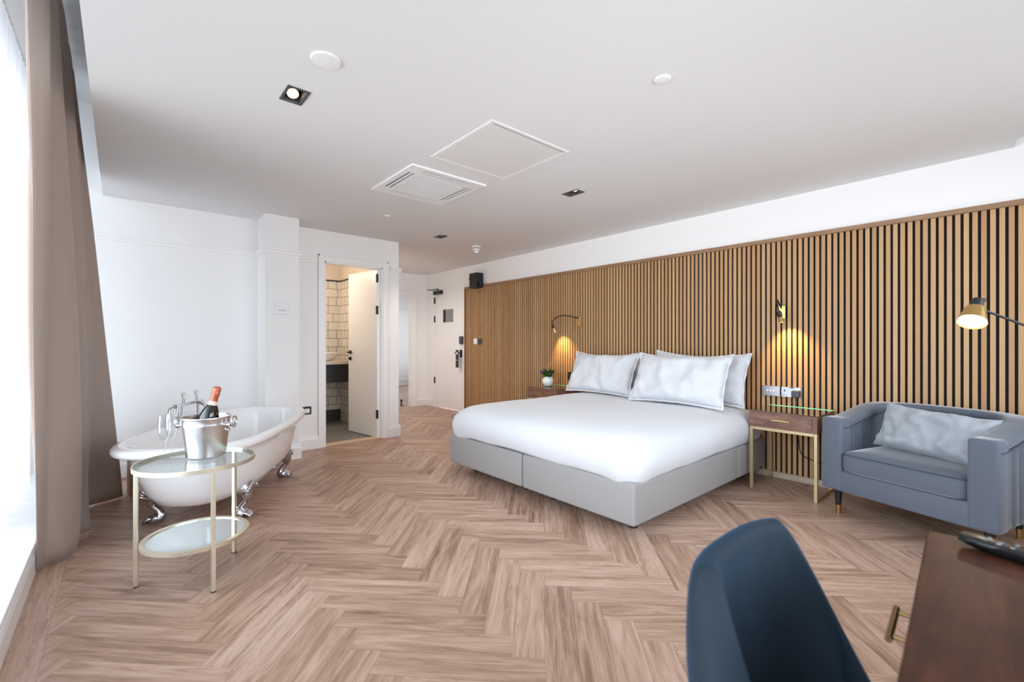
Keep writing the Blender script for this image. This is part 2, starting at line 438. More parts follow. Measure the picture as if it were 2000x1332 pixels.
# window wall, walls
yw0, yw1, zw0, zw1 = WIN_L
struct('wall_left', wall_y(WLX - .22, .22, WRY - .22, bk + .1, 0, TOP, [(yw0, yw1, zw0, zw1)]), 'wall')
struct('wall_rear', wall_x(WRY - .22, .22, WLX, WX, 0, TOP, [WIN_R]), 'wall')
struct('wall_right', wall_y(WX, .16, WRY - .22, HY, 0, TOP, [(5.97, 6.93, -.01, 2.085)]), 'wall')
struct('wall_back', wall_x(bk, .12, WLX - .22, HX, 0, TOP, [(1.685, 2.36, -.01, 2.035)]), 'wall')
bm = wall_y(HX - .12, .12, bk + .12, 6.75, 0, TOP); struct('wall_bathroom_right', bm, 'wall')
struct('wall_hall_left', wall_y(HX - .12, .12, 6.75, HY, 0, TOP), 'wall')
struct('wall_hall_end', wall_x(HY, .12, 2.3, WX + .16, 0, TOP, [(3.15, 3.93, -.01, 1.99)]), 'wall')
struct('wall_far_left', wall_y(2.3, .1, HY + .12, 10.9, 0, 2.5), 'wall')
struct('wall_far_back', wall_x(10.9, .1, 2.3, 6.6, 0, 2.5), 'wall')
struct('wall_far_right', wall_y(6.5, .1, HY + .12, 10.9, 0, 2.5, [(8.0, 10.6, .4, 2.2)]), 'wall')
struct('wall_far_front', wall_x(HY + .02, .1, WX + .16, 6.6, 0, 2.5), 'wall')
# pilaster
PX0, PX1, PY = 1.035, 1.335, 4.73
bm = box(PX0, PX1, PY, bk + .01, 0, H + .02); struct('wall_pilaster', bm, 'wall')
# ceilings
SP = [(.65, 2.375), (2.79, 2.43), (2.79, 4.44)]
hw, hl = .040, .068
bm = B()
cells(bm, -.11, WX, .04, HY, [(x - hw, x + hw, y - hl, y + hl) for x, y in SP], lambda a, b, c, d: bx(bm, a, b, c, d, H, H + .22))
loft(bm, [[Vector(p + (z,)) for p in ((WX, .04), (-.11, .04), (-.11, -.20))] for z in (H, H + .06)], True, True, True)
struct('ceiling', bm, 'ceiling')
struct('ceiling_rear', box(-.11, WX, WRY, .04, 2.425, 2.425 + .2), 'ceiling')
struct('ceiling_upper', box(WLX - .22, WX + .16, WRY - .22, HY, TOP, TOP + .15), 'ceiling')
struct('ceiling_far', box(2.3, 6.6, HY + .02, 11.0, 2.4, 2.5), 'ceiling')
struct('ceiling_bathroom', box(.9, HX - .1, bk + .12, 6.7, 2.3, 2.4), 'cream')

# mouldings: skirting, picture rail, casings
bm = B()
profx(bm, SKIRT, -.335, PX0, bk, -1); profy(bm, SKIRT, PY, bk, PX0, -1)
profx(bm, SKIRT, PX0 - .018, PX1 + .018, PY, -1); profy(bm, SKIRT, PY, bk, PX1, 1)
profx(bm, SKIRT, PX1, 1.615, bk, -1); profx(bm, SKIRT, 2.43, HX + .018, bk, -1); profy(bm, SKIRT, bk, HY, HX, 1)
struct('baseboard_back', bm, 'gloss')
bm = B(); profx(bm, SKIRT, HX, 3.08, HY, -1); profx(bm, SKIRT, 4.0, WX, HY, -1); profy(bm, SKIRT, 7.0, HY, WX, -1)
struct('baseboard_hall', bm, 'gloss')
bm = B(); profx(bm, SKIRT, 2.4, 6.5, 10.9, -1); profy(bm, SKIRT, HY + .12, 10.9, 2.4, 1); struct('baseboard_far', bm, 'gloss')
bm = B()
profx(bm, RAIL, -.6, PX0, bk, -1); profy(bm, RAIL, PY, bk, PX0, -1); profx(bm, RAIL, PX0 - .03, PX1 + .03, PY, -1)
profy(bm, RAIL, PY, bk, PX1, 1); profx(bm, RAIL, PX1, 1.61, bk, -1); profx(bm, RAIL, 2.45, HX + .03, bk, -1); profy(bm, RAIL, bk, HY, HX, 1)
struct('trim_2', bm, 'gloss')
def casing_x(bm, x0, x1, zt, y, s, w=.07):      # door casing on a wall along X, moulded with a raised outer bead
    for (a, b) in ((x0 - w, x0), (x1, x1 + w)):
        bx(bm, a, b, min(y, y + s * .014), max(y, y + s * .014), 0, zt + w, .002)
    bx(bm, x0, x1, min(y, y + s * .014), max(y, y + s * .014), zt, zt + w, .002)
    for (a, b) in ((x0 - w, x0 - w + .02), (x1 + w - .02, x1 + w)):
        bx(bm, a, b, min(y, y + s * .024), max(y, y + s * .024), 0, zt + w, .004)
    bx(bm, x0 - w, x1 + w, min(y, y + s * .024), max(y, y + s * .024), zt + w - .02, zt + w, .004)
bm = B(); casing_x(bm, 1.685, 2.36, 2.035, bk, -1); casing_x(bm, 1.685, 2.36, 2.035, bk + .12, 1)
bx(bm, 1.685, 1.700, bk, bk + .12, 0, 2.035); bx(bm, 2.345, 2.36, bk, bk + .12, 0, 2.035); bx(bm, 1.685, 2.36, bk, bk + .12, 2.02, 2.035)
struct('trim_3', bm, 'gloss')
struct('trim_4', box(1.70, 2.345, bk - .005, bk + .12, 0.0, .012, .003), 'threshold')
bm = B(); casing_x(bm, 3.15, 3.93, 1.99, HY, -1); bx(bm, 3.915, 3.93, HY, HY + .12, 0, 1.99); bx(bm, 3.15, 3.165, HY, HY + .12, 0, 1.99); bx(bm, 3.15, 3.93, HY, HY + .12, 1.975, 1.99)
struct('trim_5', bm, 'gloss')
# entrance door frame in the slat wall
bm = B(); bx(bm, WX - .014, WX + .14, 6.915, 6.93, 0, 2.085, .001); bx(bm, WX - .002, WX + .14, 5.97, 5.985, 0, 2.085, .001); bx(bm, WX - .002, WX + .14, 5.985, 6.915, 2.07, 2.085, .001)
bx(bm, WX - .016, WX, 6.93, 7.0, 0, 2.10, .003)
struct('trim_6', bm, 'gloss')

# windows
def window(name, axis, fixed, u0, u1, z0, z1, nmul, transom=None):
    r = struct(name, B(), 'upvc'); fr = B(); gl = B(); t = .06; d = .07
    def p(a, b, c, e, bm, th, bev=0.):
        lo, hi = fixed - th / 2, fixed + th / 2
        if axis == 'y': bx(bm, lo, hi, a, b, c, e, bev)
        else: bx(bm, a, b, lo, hi, c, e, bev)
    p(u0, u1, z0, z0 + t, fr, d, .004); p(u0, u1, z1 - t, z1, fr, d, .004); p(u0, u0 + t, z0, z1, fr, d, .004); p(u1 - t, u1, z0, z1, fr, d, .004)
    for k in range(1, nmul + 1):
        u = u0 + (u1 - u0) * k / (nmul + 1); p(u - .035, u + .035, z0, z1, fr, d, .004)
    if transom: p(u0, u1, transom - .03, transom + .03, fr, d, .004)
    p(u0 + .02, u1 - .02, z0 + .02, z1 - .02, gl, .006)
    link('window_frame', fr, 'upvc', r, local=True); link('pane', gl, 'pane', r, local=True); return r
window('window_1', 'y', WLX - .12, yw0, yw1, zw0, zw1, 4, 2.25)
window('window_2', 'x', WRY - .12, WIN_R[0], WIN_R[1], WIN_R[2], WIN_R[3], 3)
window('added_far_window', 'y', 6.55, 8.0, 10.6, .4, 2.2, 2)  # unseen window, added to brighten the far room
bm = B(); bx(bm, WLX - .13, WLX + .02, yw0 - .03, yw1 + .03, zw0 - .02, zw0); struct('trim_7', bm, 'gloss')

# doors -----------------------------------------------------------
def lever(bm, base, out, along, z):             # base point, outward unit vector, lever direction
    base, out, along = Vector(base), Vector(out), Vector(along)
    tube(bm, [base, base + out * .008], .026, 20); tube(bm, [base, base + out * .05], .009, 12)
    tube(bm, spline([base + out * .042, base + out * .05 + along * .02, base + out * .05 + along * .12], 4), .009, 12)
# bathroom door, open into the bathroom, hinged on the right jamb
hin = Vector((2.342, bk + .028, 0)); ang = math.atan2(5.74 - hin.y, 2.252 - hin.x)
d1 = bpy.data.objects.new('door_1', None); C.objects.link(d1); d1['kind'] = 'structure'
d1.location = hin; d1.rotation_euler = (0, 0, ang)     # local +x = along the leaf, local +y = face towards the hall jamb side
link('door_leaf', box(0, .66, -.002, .042, .012, 2.015, .002), 'gloss', d1, local=True)
h = link('door_handle', B(), 'black', d1, local=True)
bm = B(); lever(bm, (.61, .042, 1.02), (0, 1, 0), (-1, 0, 0), 0); lever(bm, (.61, -.002, 1.02), (0, -1, 0), (-1, 0, 0), 0)
tube(bm, [(.61, .042, .94), (.61, .052, .94)], .024, 20); tube(bm, [(.61, .047, .94), (.61, .07, .94)], .009, 10)
bm.to_mesh(h.data); bm.free(); h.data.materials[0] = MAT['black']
for z in (.24, 1.48, 1.86):
    bm = B(); bx(bm, -.012, .018, .030, .048, z, z + .1, .002); tube(bm, [(-.004, .046, z), (-.004, .046, z + .1)], .008, 10)
    link('hinge', bm, 'black', d1, local=True)
# entrance door
d2 = bpy.data.objects.new('door_2', None); C.objects.link(d2); d2['kind'] = 'structure'; d2.location = (WX, 6.92, 0)
link('door_leaf', box(WX + .004, WX + .05, 5.988, 6.912, .012, 2.066, .002), 'gloss', d2)
for z in (.42, 1.50, 1.83):
    bm = B(); bx(bm, WX - .016, WX + .006, 6.905, 6.925, z, z + .11, .002); link('hinge', bm, 'black', d2)
bm = B(); lever(bm, (WX + .004, 6.10, .97), (-1, 0, 0), (0, 1, 0), 0); bx(bm, WX - .008, WX + .004, 6.07, 6.13, .9, 1.02, .004)
link('door_handle', bm, 'black', d2)
bm = B(); bx(bm, WX - .035, WX + .004, 6.035, 6.115, 1.115, 1.245, .008, 3); link('lock_reader', bm, 'darkgrey', d2)
bm = B(); bx(bm, WX - .05, WX + .004, 6.66, 6.90, 1.985, 2.05, .005)
tube(bm, [(WX - .03, 6.76, 2.055), (WX - .03, 6.76, 2.075)], .012, 10)
bx(bm, WX - .04, WX - .022, 6.76, 6.99, 2.072, 2.082); tube(bm, [(WX - .03, 6.99, 2.077), (WX - .02, 7.14, 2.10)], .007, 8)
link('door_closer', bm, 'black', d2)
# cupboard door leaf in the far room
d3 = bpy.data.objects.new('door_3', None); C.objects.link(d3); d3['kind'] = 'structure'; d3.location = (5.3, 10.9, 0)
for (a, b) in ((4.85, 5.335), (5.345, 5.95)):
    bm = B(); bx(bm, a, b, 10.86, 10.895, .12, 2.0, .004); bx(bm, a + .07, b - .07, 10.848, 10.862, .24, 1.9, .006); link('door_leaf', bm, 'gloss', d3)

# bathroom interior -----------------------------------------------
BY = 6.62
struct('wall_bathroom_back', box(.9, HX - .12, BY, BY + .1, 0, 2.05), 'tiles')
struct('wall_bathroom_side', box(HX - .135, HX - .12, bk + .2, BY, 0, 2.05), 'tiles')
struct('wall_bathroom_left', box(.9, 1.0, bk + .12, BY, 0, 2.05), 'tiles')
bm = B(); bx(bm, .9, HX - .12, BY + .005, BY + .1, 2.05, 2.35); bx(bm, HX - .13, HX - .12, bk + .2, BY, 2.05, 2.35); bx(bm, .9, .995, bk + .12, BY, 2.05, 2.35)
struct('wall_bathroom_upper', bm, 'cream')
bm = B(); bx(bm, 1.0, HX - .135, BY - .012, BY, 2.03, 2.05, .003); bx(bm, HX - .147, HX - .135, bk + .3, BY, 2.03, 2.05, .003); struct('trim_8', bm, 'charcoal')
bm = B(); bx(bm, 1.0, HX - .135, BY - .012, BY, 0.004, .17, .003); struct('baseboard_bathroom', bm, 'darkgrey')
van = thing('vanity_unit', 'charcoal wall-hung vanity with pale stone worktop, seen through the open bathroom door', 'vanity', (1.75, 6.4, 0))
link('cabinet', box(1.25, 2.38, 6.18, BY, .60, .845, .004), 'charcoal', van)
bm = B(); bx(bm, 1.26, 1.81, 6.172, 6.18, .61, .84, .002); bx(bm, 1.82, 2.37, 6.172, 6.18, .61, .84, .002); link('drawer_front', bm, 'charcoal', van)
link('worktop', box(1.22, 2.40, 6.15, BY, .845, .89, .004), 'stone', van)
bm = B(); lathe(bm, [(.08, .89), (.15, .93), (.178, 1.0), (.172, 1.003), (.14, .94), (.06, .905)], 40, (2.12, 6.36, 0)); tag(link('wash_basin', bm, 'ceramic', smooth=50), 'round white bowl basin sitting on the bathroom worktop', 'basin')
lamp('bathroom_light', 'POINT', (1.5, 5.9, 2.15), 14, (1.0, .88, .74), shadow_soft_size=.12)

# ---------------------------------------------------------------- slatted wall panel
SY0, SY1 = -.80, 5.96
sp = thing('slatted_wall_panel', 'long oak slatted wall cladding with black gaps behind the bed and armchair', 'wall panel', (WX, 2.6, 0))
link('backing_board', box(WX - .007, WX, SY0, SY1, .0, 2.03), 'felt', sp)
bm = B(); y = SY0
while y < SY1 - .03:
    bx(bm, WX - .016, WX - .007, y + .0, y + .0248, .05, 2.0); y += .04
link('slats', bm, 'slat', sp)
bm = B(); bx(bm, WX - .034, WX, SY0, SY1 + .004, 2.0, 2.035, .003); bx(bm, WX - .03, WX, SY1, SY1 + .012, 0, 2.0, .002); link('top_rail', bm, 'oak_rail', sp)
link('base_rail', box(WX - .034, WX, SY0, SY1, 0.0, .05, .003), 'oak_base', sp)

# ---------------------------------------------------------------- ceiling fittings
def square(x, y, hx, hy, z, th): return (x - hx, x + hx, y - hy, y + hy, z - th, z)
for k, (x, y) in enumerate(SP):
    lab = ('dark recessed downlight in the ceiling nearest the curtain, beside the round speaker plate',
           'dark recessed downlight in the ceiling on the right of the air vent',
           'small dark recessed downlight in the ceiling near the hallway beside the smoke detector')[k]
    t = thing('recessed_downlight', lab, 'downlight', (x, y, H), 0, 'twin downlights in the ceiling')
    bm = B(); o = .012
    for s in (-1, 1):
        bx(bm, x + s * hw - (o if s < 0 else 0), x + s * hw + (o if s > 0 else 0), y - hl - o, y + hl + o, H - .004, H, .001)
        bx(bm, x - hw, x + hw, y + s * hl - (o if s < 0 else 0), y + s * hl + (o if s > 0 else 0), H - .004, H, .001)
    for s in (-1, 1):
        bx(bm, x + s * hw * .97 - .001, x + s * hw * .97 + .001, y - hl, y + hl, H, H + .08); bx(bm, x - hw, x + hw, y + s * hl * .98 - .001, y + s * hl * .98 + .001, H, H + .08)
    link('housing', bm, 'darkgrey', t)
    link('back_plate', box(x - hw, x + hw, y - hl, y + hl, H + .08, H + .084), 'black', t)
    for s in (-1, 1):
        tilt = Matrix.Rotation(.5 * s * (1 if k else -1), 4, 'X')
        bm = B(); lathe(bm, [(.031, .0), (.031, .03), (.012, .045)], 24, (x, y + s * .033, H + .02), tilt, cap0=False); g_ = link('lamp_head', bm, 'black', t, smooth=40)
        bm = B(); lathe(bm, [(.027, .003), (.027, .006)], 24, (x, y + s * .033, H + .02), tilt); link('bulb', bm, 'bulb', g_, smooth=40)
    lamp('downlight_beam', 'SPOT', (x, y, H - .01), (9, 9, 30)[k], (1., .82, .6), t, spot_size=1.9, spot_blend=.8, shadow_soft_size=.03, aim=(x, y, 0))
t = thing('recessed_downlight', 'unseen downlight added to brighten the hallway, round the corner of the bathroom wall', 'downlight', (3.0, 6.2, H), 0, 'twin downlights in the ceiling')
link('housing', box(2.95, 3.05, 6.12, 6.28, H - .006, H, .001), 'darkgrey', t)
for q in (-.035, .035):
    bm = B(); lathe(bm, [(.027, 0), (.027, -.004)], 24, (3.0, 6.2 + q, H - .006)); link('bulb', bm, 'bulb', t)
lamp('downlight_beam', 'SPOT', (3.0, 6.2, H - .02), 60, (1., .9, .8), t, spot_size=2.7, spot_blend=.8, shadow_soft_size=.05, aim=(3.0, 6.2, 0))  # out of view, added to lift the dark hall
for (x, y, r, lab) in ((.67, 1.99, .062, 'round white ceiling speaker plate beside the nearest downlight'),
                       (1.895, 1.105, .036, 'small round white ceiling disc right of the large access hatch'),
                       (1.94, 4.05, .028, 'tiny white sprinkler cap in the ceiling in front of the pilaster'),
                       (3.47, 6.5, .04, 'small white sprinkler cap in the hallway ceiling')):
    bm = B(); lathe(bm, [(r, 0), (r, -.004), (r * .95, -.007), (r * .5, -.009), (.001, -.0095)], 40, (x, y, H)); tag(link('ceiling_disc', bm, 'whiteplastic', smooth=35), lab, 'ceiling plate', 'round ceiling plates')
t = thing('smoke_detector', 'white smoke detector on the ceiling near the hallway', 'smoke detector', (3.42, 4.6, H))
bm = B(); lathe(bm, [(.055, 0), (.055, -.018), (.042, -.022)], 32, (3.42, 4.6, H)); link('base', bm, 'whiteplastic', t, smooth=35)
bm = B(); lathe(bm, [(.036, -.022), (.036, -.035)], 32, (3.42, 4.6, H)); link('vent_ring', bm, 'midgrey', t, smooth=35)
bm = B(); lathe(bm, [(.05, -.035), (.05, -.05), (.03, -.062), (.025, -.085), (.001, -.09)], 32, (3.42, 4.6, H)); link('sensor_cap', bm, 'whiteplastic', t, smooth=35)
# air conditioning cassette
ax0, ax1, ay0, ay1 = 1.50, 2.14, 2.75, 3.41
t = thing('ceiling_air_vent', 'square white ceiling air conditioning cassette with centre grille', 'air vent', ((ax0 + ax1) / 2, (ay0 + ay1) / 2, H))
bm = B(); cx, cy = (ax0 + ax1) / 2, (ay0 + ay1) / 2
holes = [(cx - .19, cx + .19, cy - .19, cy + .19), (cx - .2, cx + .2, ay0 + .045, ay0 + .095), (cx - .2, cx + .2, ay1 - .095, ay1 - .045), (ax0 + .045, ax0 + .095, cy - .2, cy + .2), (ax1 - .095, ax1 - .045, cy - .2, cy + .2)]
cells(bm, ax0, ax1, ay0, ay1, holes, lambda a, b, c, d: bx(bm, a, b, c, d, H - .012, H))
link('panel', bm, 'whiteplastic', t)
link('grille', box(cx - .188, cx + .188, cy - .188, cy + .188, H - .010, H - .002), 'grille', t)
bm = B()
for k in range(19):
    u = cx - .18 + k * .02; bx(bm, u - .002, u + .002, cy - .185, cy + .185, H - .0125, H - .0095)
    u = cy - .18 + k * .02; bx(bm, cx - .185, cx + .185, u - .002, u + .002, H - .0125, H - .0095)
link('grille_bars', bm, 'whiteplastic', t)
for (a, b, c, d) in holes[1:]:
    bm = B(); along_x = (b - a) > (d - c)
    m = ((a + b) / 2, (c + d) / 2)
    if along_x: bx(bm, a + .004, b - .004, m[1] - .009, m[1] + .009, H - .012, H - .006, .002)
    else: bx(bm, m[0] - .009, m[0] + .009, c + .004, d - .004, H - .012, H - .006, .002)
    lv = link('louvre', bm, 'whiteplastic', t)
    link('slot', box(a, b, c, d, H - .004, H - .001), 'darkgrey', t)
# access hatch
t = thing('ceiling_hatch', 'large flat white access hatch in the ceiling beside the air vent', 'access hatch', (1.85, 2.25, H))
bm = B(); cells(bm, 1.535, 2.165, 1.92, 2.57, [(1.56, 2.14, 1.945, 2.545)], lambda a, b, c, d: bx(bm, a, b, c, d, H - .004, H)); link('hatch_frame', bm, 'whiteplastic', t)
link('hatch_panel', box(1.565, 2.135, 1.95, 2.54, H - .003, H), plain('hatch_paint', (226, 225, 221), .7), t)
bm = B(); bx(bm, 1.56, 2.14, 1.94, 1.946, H - .0048, H - .001); link('hatch_gap', bm, 'midgrey', t)

# ---------------------------------------------------------------- wall fittings
t = thing('thermostat', 'white square heating thermostat on the pilaster above the tub', 'thermostat', (1.175, PY, 1.48))
link('wall_plate', box(1.11, 1.235, PY - .022, PY, 1.415, 1.545, .004), 'whiteplastic', t)
link('vent_slot', box(1.14, 1.205, PY - .0235, PY - .0215, 1.452, 1.458), 'midgrey', t)
def sock(bm_, x0, x1, y, z0, z1): bx(bm_, x0, x1, y - .009, y, z0, z1, .002)
t = thing('power_socket', 'black power socket on the white wall left of the bathroom door', 'socket', (1.50, bk, .42))
link('faceplate', box(1.46, 1.545, bk - .01, bk, .375, .46, .002), 'black', t)
link('plug', box(1.475, 1.52, bk - .045, bk - .01, .395, .44, .006), 'whiteplastic', t)
t = thing('light_switch', 'white and grey key-card light switch on the slats near the entrance door', 'switch', (WX, 5.62, 1.17))
link('card_slot', box(WX - .028, WX - .016, 5.62, 5.72, 1.115, 1.205, .002), 'whiteplastic', t)
link('rocker_plate', box(WX - .026, WX - .016, 5.51, 5.615, 1.115, 1.205, .002), 'darkgrey', t)
t = thing('alarm_box', 'black wall-mounted box above the slats beside the entrance door', 'alarm box', (WX, 5.58, 2.1))
link('housing', box(WX - .13, WX, 5.50, 5.69, 1.985, 2.215, .006), 'black', t)
link('cover_ridge', box(WX - .14, WX - .12, 5.52, 5.69, 2.125, 2.15, .004), 'blackgloss', t)
link('side_bracket', box(WX - .10, WX - .036, 5.45, 5.50, 1.99, 2.07, .006), 'black', t)
t = thing('door_notice', 'small grey notice plate with a black side strip on the entrance door', 'sign', (WX, 6.48, 1.6))
link('plate', box(WX - .001, WX + .004, 6.335, 6.56, 1.49, 1.71), 'midgrey', t); link('side_strip', box(WX - .002, WX + .004, 6.56, 6.64, 1.49, 1.71), 'black', t)
bm = B()
for k in range(7): bx(bm, WX - .0018, WX, 6.36, 6.53 - .03 * (k % 3), 1.52 + k * .024, 1.525 + k * .024)
link('text_lines', bm, 'darkgrey', t)
t = thing('door_hanger', 'black door hanger tag with a white dot hanging from the entrance door handle', 'door tag', (WX - .03, 6.13, .9))
bm = B(); cells(bm, 6.085, 6.165, .73, 1.02, [(6.11, 6.14, .96, .985)], lambda a, b, c, d: bx(bm, WX - .062, WX - .058, a, b, c, d)); link('tag_board', bm, 'black', t)
bm = B(); tube(bm, [(WX - .062, 6.125, .965), (WX - .066, 6.125, .965)], .022, 20); link('white_dot', bm, 'whiteplastic', t)
link('tag_text', box(WX - .064, WX - .062, 6.09, 6.16, .845, .862), 'midgrey', t)
t = thing('door_stop', 'small black door stop on the floor in the far doorway', 'door stop', (3.8, 7.45, 0))
bm = B(); lathe(bm, [(.03, 0), (.03, .01), (.012, .02), (.012, .07), (.02, .08), (.018, .11), (.002, .115)], 20, (3.83, 7.42, 0)); link('stem', bm, 'black', t, smooth=40)

# reading lamps
def reading_lamp(label, py, pz, neck, head_dir):
    t = thing('reading_lamp', label, 'wall lamp', (WX - .016, py, pz), 0, 'brass reading lamps on the slats')
    F0 = WX - .016
    link('wall_plate', box(F0 - .02, F0, py - .03, py + .03, pz - .055, pz + .055, .003), 'brass', t)
    pts = spline([(F0 - .02, py, pz + .035)] + neck, 8); bm = B(); tube(bm, pts, .006, 10); link('gooseneck', bm, 'black', t, smooth=60)
    e = Vector(neck[-1]); d = Vector(head_dir).normalized()
    bm = B(); tube(bm, [e, e + d * .012, e + d * .045], [.013, .018, .018], 16); link('head_collar', bm, 'black', t, smooth=40)
    bm = B(); tube(bm, [e + d * .04, e + d * .09], .016, 16); hd = link('lamp_head', bm, 'brass', t, smooth=40)
    bm = B(); tube(bm, [e + d * .0905, e + d * .093], .012, 16); link('bulb', bm, 'tinybulb', hd)
    return t, e + d * .1, d
F0 = WX - .016
t, e, d = reading_lamp('brass reading lamp with long black gooseneck over the plant-side bedside table', 3.56, 1.40,
    [(F0 - .07, 3.62, 1.46), (F0 - .12, 3.76, 1.475), (F0 - .15, 3.86, 1.42), (F0 - .15, 3.875, 1.36)], (.35, -.25, -1))
lamp('reading_beam', 'SPOT', e, 20, (1., .58, .16), t, spot_size=1.6, spot_blend=1., shadow_soft_size=.012, aim=e + Vector((.36, -.16, -.75)))
t, e, d = reading_lamp('brass reading lamp with bent black neck above the sockets beside the armchair', 1.345, 1.40,
    [(F0 - .07, 1.36, 1.50), (F0 - .13, 1.35, 1.50), (F0 - .17, 1.325, 1.45), (F0 - .17, 1.315, 1.40)], (.35, -.1, -1))
lamp('reading_beam', 'SPOT', e, 20, (1., .58, .16), t, spot_size=1.6, spot_blend=1., shadow_soft_size=.012, aim=e + Vector((.42, -.10, -.75)))

# sockets by the armchair-side bedside table
t = thing('switch_plate', 'brushed steel triple switch plate on the slats above the right bedside table', 'switch', (F0, 1.43, .73))
link('faceplate', box(F0 - .008, F0, 1.36, 1.50, .69, .775, .002), 'steel', t)
for k in range(3):
    bm = B(); tube(bm, [(F0 - .008, 1.455 - k * .025, .735), (F0 - .02, 1.455 - k * .025, .735)], .007, 12); link('toggle', bm, 'whiteplastic', t)
t = thing('power_socket', 'brushed steel double socket with a grey plug above the right bedside table', 'socket', (F0, 1.28, .73))
link('faceplate', box(F0 - .008, F0, 1.205, 1.35, .69, .775, .002), 'steel', t)
link('rocker', box(F0 - .012, F0 - .008, 1.255, 1.285, .765, .772, .001), 'black', t)
for (a, b, c_, d_) in ((1.32, 1.328, .735, .752), (1.31, 1.316, .705, .712), (1.33, 1.336, .705, .712)): link('pin_hole', box(F0 - .010, F0 - .0075, a, b, c_, d_), 'black', t)
bm = B(); bx(bm, F0 - .05, F0 - .008, 1.205, 1.265, .695, .75, .008, 3); plug = tag(link('plug_adapter', bm, 'darkgrey'), 'dark grey plug in the socket beside the reading lamp cable', 'plug')
bm = B(); tube(bm, spline([(F0 - .04, 1.235, .70), (F0 - .03, 1.235, .62), (F0 - .02, 1.24, .5), (F0 - .02, 1.22, .36), (F0 - .02, 1.20, .24), (F0 - .02, 1.12, .20), (F0 - .025, 1.04, .18), (F0 - .03, 1.0, .06)], 8), .003, 8)
tag(link('power_cable', bm, 'rubber'), 'thin black cable hanging behind the right bedside table', 'cable')
t = thing('power_socket', 'black socket on the slats half hidden behind the left pillow', 'socket', (F0, 3.70, .73))
link('faceplate', box(F0 - .03, F0, 3.63, 3.72, .68, .78, .004), 'black', t)
bm = B(); tube(bm, [(F0 - .028, 3.675, .755), (F0 - .036, 3.675, .755)], .012, 12); link('switch_dial', bm, 'blackgloss', t)

# ---------------------------------------------------------------- bed
BX0, BX1, BY0, BYM, BY1 = 2.20, 4.17, 1.46, 2.41, 3.36
for k, (a, b, lab) in enumerate(((BY0, BYM - .004, 'grey-beige divan base under the right half of the bed'), (BYM + .004, BY1, 'grey-beige divan base under the left half of the bed'))):
    t = thing('divan_base', lab, 'bed base', ((BX0 + BX1) / 2, (a + b) / 2, 0), 0, 'divan bases under the bed')
    bm = B(); bx(bm, BX0, 3.60, a, b, .09, .335, .018, 4); bx(bm, 3.606, BX1, a, b, .09, .335, .018, 4); link('base_body', bm, 'divan', t, smooth=40)
    for x in (BX0 + .2, BX1 - .2):
        for y in (a + .14, b - .14):
            bm = B(); lathe(bm, [(.022, 0), (.028, .004), (.028, .03), (.018, .035), (.018, .1)], 16, (x, y, 0)); link('foot', bm, 'black', t, smooth=40)
def rrect(hx, hy, r, n=14, m=22):              # rounded rectangle outline with even spacing on sides
    out = []; r = max(r, 1e-4)
    for cxs, cys, a0 in ((1, 1, 0), (-1, 1, 90), (-1, -1, 180), (1, -1, 270)):
        for k in range(n + 1):
            a = math.radians(a0 + 90 * k / n); out.append((cxs * (hx - r) + r * math.cos(a), cys * (hy - r) + r * math.sin(a)))
        nx = {0: (-1, 1, 'x'), 90: (-1, -1, 'y'), 180: (1, -1, 'x'), 270: (1, 1, 'y')}[a0]
        x0, y0 = out[-1]
        x1, y1 = {0: (-(hx - r), hy), 90: (-hx, -(hy - r)), 180: (hx - r, -hy), 270: (hx, hy - r)}[a0]
        for k in range(1, m): out.append((x0 + (x1 - x0) * k / m, y0 + (y1 - y0) * k / m))
    return out
mx, my, hx, hy = (BX0 + BX1) / 2 - .0, (BY0 + BY1) / 2, (BX1 - BX0) / 2, (BY1 - BY0) / 2
prof = [(-.98, .608), (-.8, .609), (-.6, .608), (-.4, .607), (-.28, .604), (-.2, .599), (-.13, .589), (-.08, .576), (-.04, .558), (-.008, .533), (.014, .50), (.024, .46), (.022, .42), (.014, .385), (.004, .36), (-.004, .342), (-.012, .338), (-.018, .35)]
rings = []
for q, (o, z) in enumerate(prof):
    hx_, hy_ = hx * (1 + 0) + o, hy + o
    if o <= -.05: hx_ = hx * (1 + o / .99) if o < -.5 else hx + o; hy_ = hy * (1 + o / .99) if o < -.5 else hy + o
    r = max(.01, min(.17 + o * .2, hx_ * .9, hy_ * .9))
    ring = []
    for (x, y) in rrect(hx_, hy_, r):
        wx, wy = mx + x, my + y
        nz = noise.noise(Vector((wx * 2.3, wy * 2.3, 3.1))) * .008 + noise.noise(Vector((wx * 7, wy * 7, z * 7))) * .004
        zz = z + nz
        cf = math.exp(-((abs(x) - hx) ** 2 + (abs(y) - hy) ** 2) / .035) if x < 0 else 0
        side = 1 if z < .56 else 0
        if side:
            fold = noise.noise(Vector((wx * 5, wy * 5, z * 1.5)))
            zz = z - cf * .035 * (0.56 - z) / .2 + fold * .012 * (.56 - z) / .2
            n2 = Vector((x, y, 0)).normalized()
            dip = fold * .008 + noise.noise(Vector((wx * 13 + wy * 13, z * 6, 2.))) * .009 * (.35 + cf) + cf * (.010 * math.sin((wx - wy) * 30 + z * 6))
            wx += n2.x * dip; wy += n2.y * dip
        if x > hx - .07 and side: wx = min(wx, WX - .036)
        wx = min(wx, WX - .036)
        ring.append(Vector((wx, wy, zz)))
    rings.append(ring)
bm = B(); loft(bm, rings, True, True, False)
tag(link('duvet', bm, 'linen', smooth=80), 'smooth white duvet covering the large double bed', 'duvet')
